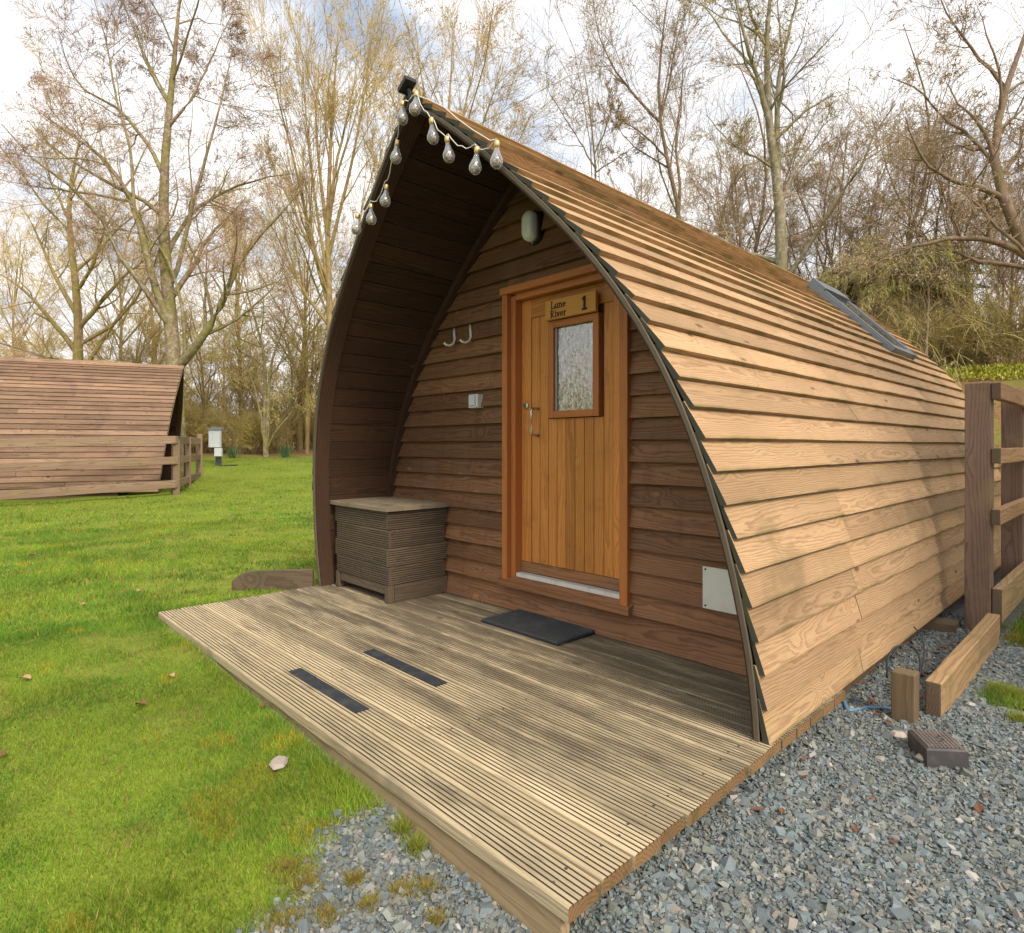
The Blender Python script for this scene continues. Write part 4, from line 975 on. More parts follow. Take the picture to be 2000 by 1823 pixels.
# 1 big mossy tree behind the far pod
b = based(347, 15.5)
limbs = [([np.array([0, 0, -.2])] + L3(b, [(346, 800), (343, 690), (327, 585), (318, 470), (314, 390), (322, 290), (330, 190), (350, 90), (355, -60)], 15.5, .2, 1), .30, .035),
         (L3(b, [(338, 640), (300, 560), (278, 440), (262, 380), (212, 300), (135, 262), (60, 200)], 15.5, .5, 2), .15, .02),
         (L3(b, [(352, 720), (395, 670), (440, 610), (468, 520), (510, 455), (560, 420), (610, 350)], 15.5, .45, 3), .17, .02),
         (L3(b, [(318, 500), (355, 420), (380, 395), (430, 370), (500, 340), (590, 330)], 15.5, .5, 4), .09, .015),
         (L3(b, [(316, 340), (300, 300), (262, 240), (205, 180), (140, 175), (110, 60)], 15.5, .5, 5), .09, .015),
         (L3(b, [(340, 560), (365, 520), (380, 400), (415, 310), (440, 200), (470, 80)], 15.5, .6, 6), .09, .015),
         (L3(b, [(268, 400), (190, 385), (100, 375), (20, 360)], 15.5, .6, 7), .055, .01),
         (L3(b, [(326, 240), (370, 190), (410, 110), (450, 20)], 15.5, .5, 8), .06, .01),
         (L3(b, [(270, 420), (265, 300), (230, 200), (215, 80), (180, -20)], 15.5, .5, 9), .06, .01),
         (L3(b, [(330, 200), (280, 110), (250, 20)], 15.5, .5, 10), .05, .01),
         (L3(b, [(345, 700), (340, 590), (300, 470), (240, 430), (150, 440)], 14.8, .4, 12), .07, .012)]
ms = tree_meshes('mossy_tree', limbs, [B_(10, 48, .40, 7, .16, .05, sides=4), B_(8, 48, .5, 5, .18, .05, sides=3, crown=True, rmin=.0045), B_(7, 45, .55, 4, .18, .05, sides=3, crown=True, rmin=.0038), B_(4, 42, .6, 3, .15, .05, sides=3, crown=True, rmin=.0032)], M['bark_moss'], M['tw_left'], M['budp'], 9000, .035)
place_tree('bare_tree', ms, b, 0, 1, 'large bare tree with mossy lichened trunk rising behind the far pod')

# 2 pale forked tree further left
b = based(150, 20)
limbs = [([np.array([0, 0, -.2])] + L3(b, [(150, 760), (155, 640), (153, 560), (140, 500), (125, 420), (140, 330), (165, 240)], 20, .2, 21), .26, .03),
         (L3(b, [(140, 690), (110, 650), (60, 590), (20, 550), (-40, 520)], 20, .4, 22), .13, .02), (L3(b, [(155, 620), (120, 560), (90, 500), (70, 440), (40, 400)], 20, .4, 23), .12, .02),
         (L3(b, [(158, 640), (200, 590), (240, 545), (290, 500), (330, 480)], 20, .4, 24), .12, .02), (L3(b, [(155, 570), (190, 520), (210, 450), (240, 400)], 20, .4, 25), .09, .015), (L3(b, [(125, 430), (90, 360), (70, 280)], 20, .4, 26), .07, .01)]
ms2 = tree_meshes('forked_tree', limbs, [B_(9, 45, .5, 6, .15, .05, sides=4), B_(9, 45, .55, 5, .17, .05, sides=3, crown=True, rmin=.005), B_(9, 44, .55, 3, .16, .05, sides=3, crown=True, rmin=.0042)], M['bark_gold'], M['tw_gold'], M['bud'], 3000, .05)
place_tree('bare_tree', ms2, b, 0, 1, 'pale golden forked tree at the far left beyond the far pod')

# 3 multi-stemmed tree at the lawn edge
b = based(520, 21)
limbs = [([np.array([.0, 0, -.2])] + L3(b, [(518, 830), (516, 780), (520, 720), (512, 660), (490, 600), (470, 520)], 21, .2, 31), .13, .02), (L3(b, [(522, 880), (527, 800), (528, 730), (540, 680), (560, 640), (580, 560)], 21, .2, 32), .12, .02),
         (L3(b, [(516, 882), (505, 800), (490, 740), (470, 700), (440, 660)], 21, .3, 33), .08, .015), (L3(b, [(526, 882), (545, 840), (570, 810), (600, 780)], 21, .3, 34), .06, .012), (L3(b, [(519, 720), (500, 700), (470, 690), (450, 640)], 21, .3, 35), .06, .01), (L3(b, [(528, 740), (555, 700), (570, 690), (600, 640)], 21, .3, 36), .05, .01)]
ms3 = tree_meshes('multi_stem', limbs, [B_(7, 45, .6, 6, .15, .06, sides=4), B_(7, 45, .55, 5, .16, .05, sides=3, crown=True, rmin=.005), B_(6, 42, .5, 4, .16, .05, sides=3, crown=True, rmin=.0045)], M['bark_moss'], M['tw_gold'], M['bud'], 4000, .05)
place_tree('bare_tree', ms3, b, 0, 1, 'multi-stemmed bare tree at the lawn edge left of the porch')

# 4 upright whippy tree beside the arch
b = based(648, 17)
limbs = [([np.array([0, 0, -.2])] + L3(b, [(650, 700), (640, 560), (640, 430), (645, 300), (650, 200), (660, 60)], 17, .2, 41), .17, .02)]
for k, (x0, y0, pts) in enumerate([(645, 600, [(610, 480), (580, 330), (540, 180), (520, 60)]), (642, 560, [(620, 420), (600, 260), (590, 120)]), (640, 500, [(670, 380), (700, 250), (720, 120), (730, 40)]), (640, 450, [(625, 330), (615, 220), (625, 90)]), (648, 620, [(700, 500), (740, 380), (770, 240)]), (650, 640, [(590, 560), (550, 470), (510, 400)]), (642, 420, [(660, 300), (690, 180), (700, 90)]), (640, 540, [(590, 450), (560, 380), (520, 300)])]):
    limbs.append((L3(b, [(x0, y0)] + pts, 17, .5, 42 + k), .075, .01))
ms4 = tree_meshes('whippy', limbs, [B_(11, 24, .5, 7, .09, .07, sides=4), B_(8, 26, .5, 5, .10, .06, sides=3, crown=True, rmin=.0045), B_(7, 30, .5, 4, .12, .06, sides=3, crown=True, rmin=.0038)], M['bark_gold'], M['tw_gold'], M['bud'], 7000, .04)
place_tree('bare_tree', ms4, b, 0, 1, 'upright bare tree with dense whippy branches beside the porch arch')

# 5 fine twigged tree behind the apex
b = based(870, 19)
limbs = [([np.array([0, 0, -.2])] + L3(b, [(870, 600), (865, 420), (870, 300), (880, 180), (885, 60)], 19, .2, 51), .17, .02)]
for k, pts in enumerate([[(868, 450), (820, 330), (780, 220), (740, 120)], [(868, 430), (920, 310), (960, 200), (985, 110)], [(868, 380), (840, 250), (820, 130), (810, 30)], [(870, 340), (905, 230), (930, 120), (940, 30)], [(868, 500), (940, 400), (1000, 300), (1040, 220)], [(868, 520), (790, 420), (740, 330), (690, 230)]]):
    limbs.append((L3(b, pts, 19, .6, 52 + k), .07, .01))
ms5 = tree_meshes('fine_twig', limbs, [B_(11, 34, .5, 7, .11, .06, sides=4), B_(9, 34, .5, 5, .12, .05, sides=3, crown=True, rmin=.005), B_(8, 34, .5, 4, .13, .04, sides=3, crown=True, rmin=.0042)], M['bark_gold'], M['tw_gold'], M['budp'], 7000, .05)
place_tree('bare_tree', ms5, b, 0, 1, 'fine-twigged tan tree showing above the tip of the arch')

# 6, 7 slim trees behind the ridge
b = based(1335, 17)
limbs = [([np.array([0, 0, -.2])] + L3(b, [(1335, 480), (1330, 400), (1310, 330), (1290, 280), (1275, 230), (1285, 120), (1300, 40), (1310, -40)], 17, .2, 61), .13, .02), (L3(b, [(1275, 235), (1230, 190), (1180, 130), (1150, 60), (1140, -20)], 17, .5, 62), .07, .01), (L3(b, [(1340, 420), (1345, 340), (1330, 280), (1345, 200), (1350, 100)], 17, .5, 63), .07, .01), (L3(b, [(1280, 240), (1300, 170), (1310, 90), (1340, 10)], 17, .5, 64), .06, .01), (L3(b, [(1300, 310), (1250, 260), (1200, 230)], 17, .5, 65), .045, .008)]
ms6 = tree_meshes('slim', limbs, [B_(9, 30, .5, 6, .12, .07, sides=4), B_(7, 34, .5, 5, .14, .05, sides=3, crown=True, rmin=.0045), B_(9, 38, .6, 3, .16, .05, sides=3, crown=True, rmin=.0038)], M['bark_brown'], M['tw_brown'], M['budp'], 6000, .045)
place_tree('bare_tree', ms6, b, 0, 1, 'slim forked brown tree behind the middle of the ridge')
b = based(1165, 18)
limbs = [([np.array([0, 0, -.2])] + L3(b, [(1165, 420), (1165, 340), (1160, 260), (1150, 200), (1140, 130)], 18, .2, 71), .09, .015), (L3(b, [(1165, 330), (1130, 270), (1090, 210), (1070, 170)], 18, .4, 72), .05, .008), (L3(b, [(1163, 300), (1190, 240), (1200, 190)], 18, .4, 73), .05, .008), (L3(b, [(1165, 340), (1210, 310), (1240, 290)], 18, .4, 74), .04, .008)]
ms7 = tree_meshes('small', limbs, [B_(9, 38, .55, 6, .13, .06, sides=4), B_(7, 38, .5, 5, .14, .05, sides=3, crown=True, rmin=.0045), B_(9, 38, .6, 3, .16, .05, sides=3, crown=True, rmin=.0038)], M['bark_brown'], M['tw_brown'], M['budp'], 3500, .045)
place_tree('bare_tree', ms7, b, 0, 1, 'small dark bare tree just above the front of the ridge')

# 8 tall grey birch-like trunk
b = based(1527, 12)
limbs = [([np.array([0, 0, -.3])] + L3(b, [(1527, 520), (1530, 430), (1527, 370), (1515, 310), (1497, 250), (1492, 180), (1497, 90), (1505, 10), (1510, -120)], 12, .12, 81), .215, .06),
         (L3(b, [(1527, 350), (1532, 290), (1522, 210), (1528, 150), (1545, 90), (1565, 10), (1580, -80)], 12, .25, 82), .10, .025), (L3(b, [(1498, 260), (1480, 170), (1450, 80), (1430, 0), (1415, -80)], 12, .35, 83), .085, .02),
         (L3(b, [(1494, 200), (1470, 130), (1420, 90), (1385, 30), (1350, -10)], 12, .35, 84), .055, .012), (L3(b, [(1528, 200), (1545, 130), (1535, 60), (1530, -40)], 12, .3, 85), .05, .012), (L3(b, [(1496, 90), (1475, 50), (1450, -30)], 12, .3, 86), .05, .012),
         (L3(b, [(1530, 400), (1560, 330), (1600, 270), (1640, 200)], 12, .5, 87), .035, .008), (L3(b, [(1520, 330), (1470, 300), (1420, 270), (1380, 220)], 12, .5, 88), .035, .008)]
ms8 = tree_meshes('birch', limbs, [B_(8, 45, .32, 7, .16, .03, sides=4), B_(7, 45, .5, 6, .18, .0, sides=3, crown=True, rmin=.0035), B_(9, 44, .6, 3, .16, .0, sides=3, crown=True, rmin=.003)], M['bark_grey'], M['tw_brown'], M['bud'], 5000, .035)
place_tree('bare_tree', ms8, b, 0, 1, 'tall tree with straight grey-green trunk behind the right of the ridge')

# 9 big crooked tree at the right edge, 10 its low drooping limb
b = based(2060, 10.5)
limbs = [([np.array([0, 0, -.3])] + L3(b, [(2055, 560), (2010, 480), (1960, 420), (1930, 360), (1925, 290), (1955, 190), (1975, 130), (2010, 60), (2040, -40)], 10.5, .15, 91), .17, .05),
         (L3(b, [(1935, 400), (1890, 380), (1850, 372), (1800, 350), (1770, 320), (1740, 240)], 10.5, .3, 92), .075, .012), (L3(b, [(1958, 190), (1960, 140), (1920, 110), (1890, 70), (1850, 20), (1830, -40)], 10.5, .3, 93), .06, .012),
         (L3(b, [(1925, 300), (1900, 230), (1860, 200), (1830, 150)], 10.5, .3, 94), .05, .01), (L3(b, [(1940, 350), (1980, 300), (1985, 240), (2020, 210)], 10.5, .3, 95), .05, .012),
         (L3(b, [(2010, 520), (1980, 495), (1950, 475), (1900, 468), (1850, 475), (1790, 480), (1730, 500), (1680, 530), (1640, 560)], 10.2, .15, 96), .085, .02), (L3(b, [(1955, 470), (1952, 420), (1945, 380)], 10.4, .1, 97), .06, .05),
         (L3(b, [(1930, 330), (1880, 260), (1830, 240), (1780, 170), (1720, 150)], 10.5, .3, 98), .05, .01)]
ms9 = tree_meshes('crooked', limbs, [B_(9, 50, .34, 7, .2, .0, sides=4), B_(8, 48, .5, 6, .2, -.03, sides=3, crown=True, rmin=.0035), B_(7, 45, .5, 4, .18, -.03, sides=3, crown=True, rmin=.003)], M['bark_brown'], M['tw_brown'], M['budp'], 8000, .03)
place_tree('bare_tree', ms9, b, 0, 1, 'crooked brown tree at the right edge with a low arching limb')
def droop_tree(px, d, top, seed, label, wpx=120):
    b = based(px, d); limbs = [([np.array([0, 0, -.2])] + L3(b, [(px, top + 140), (px + 5, top + 40), (px, top)], d, .1, seed), .06, .02)]
    for k in range(7):
        a = (k / 6 - .5) * 2; limbs.append((L3(b, [(px, top + 40 + 10 * abs(a)), (px + a * wpx * .5, top - 15 + 10 * abs(a)), (px + a * wpx, top + 25 + 20 * abs(a))], d, .4, seed + k + 1), .03, .008))
    m_ = tree_meshes('weeping', limbs, [B_(7, 40, .5, 6, .15, .0, sides=4), B_(7, 50, .75, 8, .08, -.10, sides=3, crown=True, rmin=.004, droop=.05), B_(7, 30, .55, 4, .1, -.16, sides=3, crown=True, rmin=.0035)], M['bark_brown'], M['tw_green'], M['bud'], 4000, .03)
    place_tree('weeping_shrub', m_, b, 0, 1, label, 'tree')
droop_tree(1700, 11.5, 520, 200, 'green weeping shrub just above the roof window', 85)
droop_tree(1810, 11.0, 510, 220, 'green weeping shrub right of the roof window, under the arching limb', 95)

# generic saplings and thicket shrubs (shared meshes)
def sapling(seed, h=6.5, spread=.9, bark='bark_brown', twig='tw_brown', bud='bud', n=6):
    r2 = np.random.default_rng(seed); limbs = [([(0, 0, -.2), (.1 * r2.normal(), .1 * r2.normal(), h * .35), (.3 * r2.normal(), .3 * r2.normal(), h * .7), (.4 * r2.normal(), .4 * r2.normal(), h)], .075, .01)]
    for k in range(n):
        a = r2.uniform(0, 6.28); z = h * r2.uniform(.15, .6); q = spread * r2.uniform(.6, 1.3)
        limbs.append(([(0, 0, z), (q * .5 * math.cos(a), q * .5 * math.sin(a), z + h * .15), (q * math.cos(a), q * math.sin(a), z + h * .38)], .035, .008))
    return tree_meshes('sapling', limbs, [B_(8, 36, .5, 6, .12, .06, sides=3), B_(8, 38, .5, 5, .14, .04, sides=3, crown=True, rmin=.0045), B_(7, 40, .6, 3, .16, .04, sides=3, crown=True, rmin=.0038)], M[bark], M[twig], M[bud], 2500, .028, screen=False)
sapA = [sapling(301, 6.5), sapling(302, 8., 1.2)]; sapB = [sapling(303, 6.0, 1.0, 'bark_gold', 'tw_gold'), sapling(304, 5., 1.2, 'bark_gold', 'tw_olive')]
def put(lst, px, d, i, label, group, sc=1., name='sapling', cat='tree'):
    x, y = atpx(px, d); place_tree(name, lst[i % len(lst)], (x, y, zg(x, y) - .05), random.uniform(0, 6.28), sc * random.uniform(.85, 1.15), label, cat, group)
for i, (px, d) in enumerate([(1090, 21), (1240, 20), (1420, 16), (1460, 14.5), (1580, 15), (1640, 14), (1700, 16), (1760, 14), (1830, 15), (1900, 14), (1960, 16), (1400, 21), (1510, 19), (1620, 20), (1740, 21), (1860, 20), (1980, 21), (2050, 15)]):
    put(sapA, px, d, i, 'slim bare sapling in the wood behind the pod', 'bare saplings behind the pod', .85)
for i, (px, d) in enumerate([(-30, 24), (40, 27), (90, 24), (210, 26), (260, 23), (300, 28), (400, 24), (440, 28), (470, 24), (570, 25), (600, 23), (350, 31), (180, 32), (30, 33), (500, 33), (620, 30), (700, 26), (770, 28), (950, 25), (1010, 27)]):
    put(sapB, px, d, i, 'golden bare sapling in the thicket beyond the lawn', 'golden saplings beyond the lawn', 1.0)
def bush(seed, twig, h=1.9, n=26, spread=1.1):
    r2 = np.random.default_rng(seed); limbs = []
    for k in range(n):
        a = r2.uniform(0, 6.28); q = spread * r2.uniform(.3, 1.); hh = h * r2.uniform(.6, 1.1); r0 = .35 * r2.random()
        limbs.append(([(r0 * math.cos(a), r0 * math.sin(a), -.1), (q * .6 * math.cos(a), q * .6 * math.sin(a), hh * .55), (q * math.cos(a + .3), q * math.sin(a + .3), hh * r2.uniform(.75, 1.))], .014, .004))
    return tree_meshes('bush', limbs, [B_(8, 42, .5, 5, .16, .02, sides=3, crown=True, rmin=.005), B_(7, 42, .5, 4, .18, .0, sides=3, crown=True, rmin=.004)], M['bark_gold'], M[twig], M['bud'], 2600, .032, snap=False)
bu = [bush(401, 'tw_gold'), bush(402, 'tw_gold', 2.3), bush(403, 'tw_olive', 1.5, 30, 1.3)]
for i in range(32):
    px = -60 + 700 * ((i * .618) % 1.0); d = 22.3 + 6.5 * ((i * .37) % 1.0)
    put(bu, px, d, i, 'tangled olive thicket shrub at the edge of the lawn', 'thicket shrubs at the lawn edge', .85 + .06 * (d - 22), 'thicket_shrub', 'shrub')
for i in range(15):
    px = 1500 + 560 * ((i * .618) % 1.0); d = 11.8 + 5 * ((i * .37) % 1.0)
    put(bu, px, d, i + 1, 'low tangled shrub on the bank behind the pod', 'shrubs on the bank', .75, 'bank_shrub', 'shrub')
for i, (x, y) in enumerate([(-6, -14), (-10, -13), (-14, -12), (-3, -16), (-8, -18), (-12, -17), (-17, -13)]):
    place_tree('sapling', (sapB + sapA)[i % 4], (x, y, zg(x, y) - .05), i * 1.3, 1.1, 'bare sapling on the side of the lawn facing the porch', 'tree', 'saplings facing the porch')

for i, (x, y) in enumerate([(-8.2, -9.5), (-9.6, -10.6), (-11, -9.4), (-7.4, -11.4), (-12.5, -11), (-9, -12.5)]):
    place_tree('thicket_shrub', bu[i % 3], (x, y, zg(x, y) - .05), i * 1.9, 1.5, 'tall thicket shrub on the side of the lawn facing the porch', 'shrub', 'shrubs facing the porch')
for i, (px, d, m_) in enumerate([(30, 27, ms5), (235, 23.5, ms5), (300, 27, ms2), (470, 27, ms5), (585, 25, ms2), (600, 22.5, ms5), (765, 26, ms4), (980, 23, ms7), (1100, 22, ms7), (1225, 23, ms6), (1410, 21, ms7), (1640, 20, ms7), (1960, 20, ms7)]):
    x, y = atpx(px, d); place_tree('bare_tree', m_, (x, y, zg(x, y)), 1.1 + i * 2.4, random.uniform(.62, .8) if px < 700 else random.uniform(.72, .9), 'tan bare tree filling the wood behind the nearer trees', 'tree', 'bare trees filling the wood')
for i in range(20):
    put(sapB, -40 + 660 * ((i * .618 + .3) % 1.), 23 + 5 * ((i * .41) % 1.), i, 'golden bare sapling in the thicket beyond the lawn', 'golden saplings beyond the lawn', .62)
for i, (x, y, m_) in enumerate([(-9.5, -10.5, ms), (-6.5, -12.5, ms5), (-13, -10, ms4), (-10.5, -14, ms2)]):
    place_tree('bare_tree', m_, (x, y, zg(x, y)), 2. + i, .8, ['large mossy bare tree across the lawn, reflected in the door glass', 'fine-twigged bare tree across the lawn facing the porch', 'whippy bare tree across the lawn facing the porch', 'forked bare tree across the lawn facing the porch'][i], 'tree')
for i, (x, y) in enumerate([(4.7, 1.5), (5.3, 2.5), (4.5, 2.6), (6.0, 1.6), (5.0, 3.6)]):  # unseen saplings added to cast soft shade on the rear hull boards
    place_tree('sapling', sapA[i % 2], (x, y, -.05), i * 1.7, .72, 'bare sapling beyond the gravel to the right of the pod', 'tree', 'saplings right of the pod')
for i, (x, y) in enumerate([(3.2, 12.2), (5.0, 13.4), (7.2, 12.6), (4.2, 15), (9.0, 14), (6.2, 16), (2.2, 14.5)]):
    place_tree('sapling', (sapA + sapB)[i % 3], (x, y, zg(x, y) - .05), i * 2.1, .9, 'bare sapling on the bank right of the crooked tree', 'tree', 'saplings on the right bank')
# fence on the bank and bright ground cover
bf = empty('bank_fence', (0, 14.6, zg(0, 14.6))); tag(bf, 'brown wooden rail fence on top of the bank at the right', 'fence')
fx = [atpx(p_, 15.5) for p_ in (1560, 1660, 1760, 1850, 1940, 2030, 2120)]
for (x, y) in fx:
    z = zg(x, y); mb = MB(); mb.box((x - .06, y - .06, z - .2), (0, 0, 1), (1, 0, 0), (0, 1, 0), 1.55, .12, .12); o = mb.build('post', M['rail'], bf); o.location = -Vector(bf.location)
for (a, c) in zip(fx[:-1], fx[1:]):
    for zz in (.25, .55, .85, 1.15):
        A = np.array([a[0], a[1], zg(*a) + zz]); B = np.array([c[0], c[1], zg(*c) + zz]); L = np.linalg.norm(B - A); ex = (B - A) / L; ez = np.cross(ex, (0, 0, 1)); ez /= np.linalg.norm(ez)
        mb = MB(); mb.box(A + ez * .07, ex, (0, 0, 1), ez, L, .19, .03); o = mb.build('rail', M['rail'], bf); o.location = -Vector(bf.location)
sx, sy = atpx(1735, 15.6); sz_ = zg(sx, sy) - .15
shed = empty('garden_shed', (sx, sy, sz_), .95); tag(shed, 'timber shed with low dark roof half hidden behind the weeping shrubs', 'shed')
for k in range(17):
    MB().bx(-1.55 + k * .183, -1.55 + k * .183 + .168, -.9, -.875, 0, 2.55, 'z').build('wall_board', M['darkwood'], shed)
MB().bx(-1.56, 1.56, -.874, .9, 0, 2.5, 'x').build('wall', M['darkwood'], shed)
for sg in (-1, 1):
    mb = MB(); mb.sweep([[(x, sg * 1.15, 2.48), (x, 0, 3.0), (x, 0, 3.05), (x, sg * 1.15, 2.53)] for x in (-1.75, 1.75)], [[(x, 0, 0), (x, 1.2, 0), (x, 1.2, .05), (x, 0, .05)] for x in (0, 3.5)]); mb.build('roof', simple('mossy_felt_roof', (.085, .095, .075), .9, nscale=5, namt=.4), shed)
def cover_patch():
    n = 24000; x0, y0 = atpx(1985, 11.9); ang = rng.uniform(0, 6.28, n); r = np.sqrt(rng.random(n))
    X = x0 + 2.6 * r * np.cos(ang); Y = y0 + 1.7 * r * np.sin(ang); Z = ground_z(X, Y) + .13 * rng.random(n) ** 2 * (1 - r * .6)
    c = np.stack([X, Y, Z], 1); d = unit(rng.normal(size=(n, 3)) + [0, 0, .8]); s1 = unit(np.cross(d, rng.normal(size=(n, 3)))); sz = rng.uniform(.03, .09, (n, 1))
    V = np.stack([c, c + d * sz * .5 + s1 * sz * .2, c + d * sz, c + d * sz * .5 - s1 * sz * .2], 1).reshape(-1, 3); i = np.arange(n)[:, None] * 4
    o = link('ground_cover', raw_mesh('ground_cover', V, i + np.arange(4), M['yleaf'])); tag(o, 'bright yellow-green ground cover on the bank behind the fence', 'ground cover', kind='stuff')
cover_patch()
def blades_clump(px, d, lab):
    x, y = atpx(px, d); z = zg(x, y); n = 70; r2 = np.random.default_rng(int(px)); V = []; F = []
    for k in range(n):
        a = r2.uniform(0, 6.28); q = .2 * r2.random(); h_ = r2.uniform(.22, .55); lx, ly = r2.normal(0, .18, 2); bx_, by_ = x + q * math.cos(a), y + q * math.sin(a); i = len(V); wv = .012
        V += [(bx_ - wv, by_, z - .02), (bx_ + wv, by_, z - .02), (bx_ + lx * .5 + wv, by_ + ly * .5, z + h_ * .6), (bx_ + lx * .5 - wv, by_ + ly * .5, z + h_ * .6), (bx_ + lx, by_ + ly, z + h_)]
        F += [(i, i + 1, i + 2, i + 3), (i + 3, i + 2, i + 4)]
    me = bpy.data.meshes.new('daffodil'); me.from_pydata(V, [], F); me.materials.append(M['daff']); tag(link('daffodil_clump', me), lab, 'plant', 'daffodil clumps')
blades_clump(455, 20.3, 'green daffodil clump just right of the electric hookup'); blades_clump(557, 20.6, 'green daffodil clump right of the multi-stemmed tree')

# ------------------------------------------------------------------ grass
def vnoise(X, Y, s, seed):
    r2 = np.random.default_rng(seed); g = r2.random((64, 64)); x = X * s; y = Y * s; xi = np.floor(x).astype(int); yi = np.floor(y).astype(int); fx_ = S(x - xi); fy_ = S(y - yi)
    a = g[xi % 64, yi % 64]; b_ = g[(xi + 1) % 64, yi % 64]; c = g[xi % 64, (yi + 1) % 64]; d = g[(xi + 1) % 64, (yi + 1) % 64]
    return (a * (1 - fx_) + b_ * fx_) * (1 - fy_) + (c * (1 - fx_) + d * fx_) * fy_
def grass(n, rmin, rmax, hw, name_seed, power):
    r2 = np.random.default_rng(name_seed); u = r2.random(n); r = (rmin ** power + u * (rmax ** power - rmin ** power)) ** (1 / power); th_ = math.atan2(FW[1], FW[0]) + r2.uniform(-1.0, 1.0, n)
    X = CAM[0] + r * np.cos(th_); Y = CAM[1] + r * np.sin(th_)
    gm2 = gravel_mask(X, Y); ndeck = ~((X > -1.64) & (X < 1.7) & (Y > -1.05) & (Y < 5.6)); pod2z = ~((X > -14.6) & (X < -11.25) & (Y < 1.5))
    bare = vnoise(X, Y, 2.3, 5) * .5 + vnoise(X, Y, 7.1, 6) * .5
    keep = (r2.random(n) > gm2 * 1.15 + .0) & ndeck & pod2z & (lawn_edge(X, Y) < .5) & (r2.random(n) < np.clip((bare - .22) * 7, .30, 1))
    X, Y, r, bare = X[keep], Y[keep], r[keep], bare[keep]; gm2 = gm2[keep]; n = len(X); Z = ground_z(X, Y)
    tall = vnoise(X, Y, 1.7, 8) * .6 + .55 * vnoise(X, Y, 11., 18) ** 1.6; h_ = (.010 + .017 * r2.random(n)) * (.55 + .9 * tall) * hw ** .35; h_ = np.where((X > 1.9) & (Y > .8), h_ * 2.0, h_)
    near_deck = (np.abs(Y + 1.05) < .08) & (X < 1.0); h_ = np.where(near_deck, h_ * 1.5, h_)
    wd = (.0009 + .0011 * r2.random(n)) * hw; a = r2.uniform(0, 6.28, n); ln = h_ * r2.uniform(.1, .9, n); b2 = r2.uniform(0, 6.28, n)
    c0 = np.stack([X, Y, Z - .003], 1); s1 = np.stack([np.cos(a), np.sin(a), 0 * a], 1) * wd[:, None]; l1 = np.stack([np.cos(b2), np.sin(b2), 0 * b2], 1) * ln[:, None]; up = np.array([0, 0, 1.])
    V = np.stack([c0 - s1, c0 + s1, c0 + l1 + up * h_[:, None]], 1); F = np.arange(n * 3).reshape(-1, 3)
    pn_ = vnoise(X, Y, 1.1, 9) * .5 + vnoise(X, Y, 4.0, 10) * .5; cl = vnoise(X, Y, 9., 19); t = np.clip((pn_ - .36) * 2.2 + (cl - .5) * .7 + r2.normal(0, .25, n), 0, 1)[:, None]
    c = (1 - t) * np.array([.13, .275, .028]) + t * np.array([.31, .42, .04]); dry = (r2.random(n) < .09 + .30 * np.clip(gm2 * 2, 0, 1) + .35 * (bare < .36))[:, None]
    moss = (vnoise(X, Y, 5.5, 21) > .82)[:, None] & (r2.random((n, 1)) < .6); c = np.where(moss, np.array([.40, .36, .03]), c); dk_ = np.clip(1.3 - .7 * vnoise(X, Y, 3.1, 22), .7, 1.12)[:, None]; c = c * dk_
    c = np.where(dry, np.array([.42, .32, .10]) * r2.uniform(.6, 1.1, (n, 1)), c) * r2.uniform(.65, 1.3, (n, 1))
    col = np.concatenate([c, np.ones((n, 1))], 1); return V.reshape(-1, 3), F, np.repeat(col, 3, 0)
g1_, g2_, g3_ = grass(560000, 1.2, 4.4, 1.1, 1, 1.35), grass(300000, 4.2, 9.5, 2.3, 2, 1.1), grass(150000, 9.0, 22, 4.6, 3, 1.1)
V, F = merge([(g[0], g[1]) for g in (g1_, g2_, g3_)])
go = link('lawn_grass', raw_mesh('lawn_grass', V, F, M['grass'], {'col': ('FLOAT_COLOR', np.concatenate([g1_[2], g2_[2], g3_[2]]))})); tag(go, 'short mossy green grass covering the lawn', 'grass', kind='stuff')

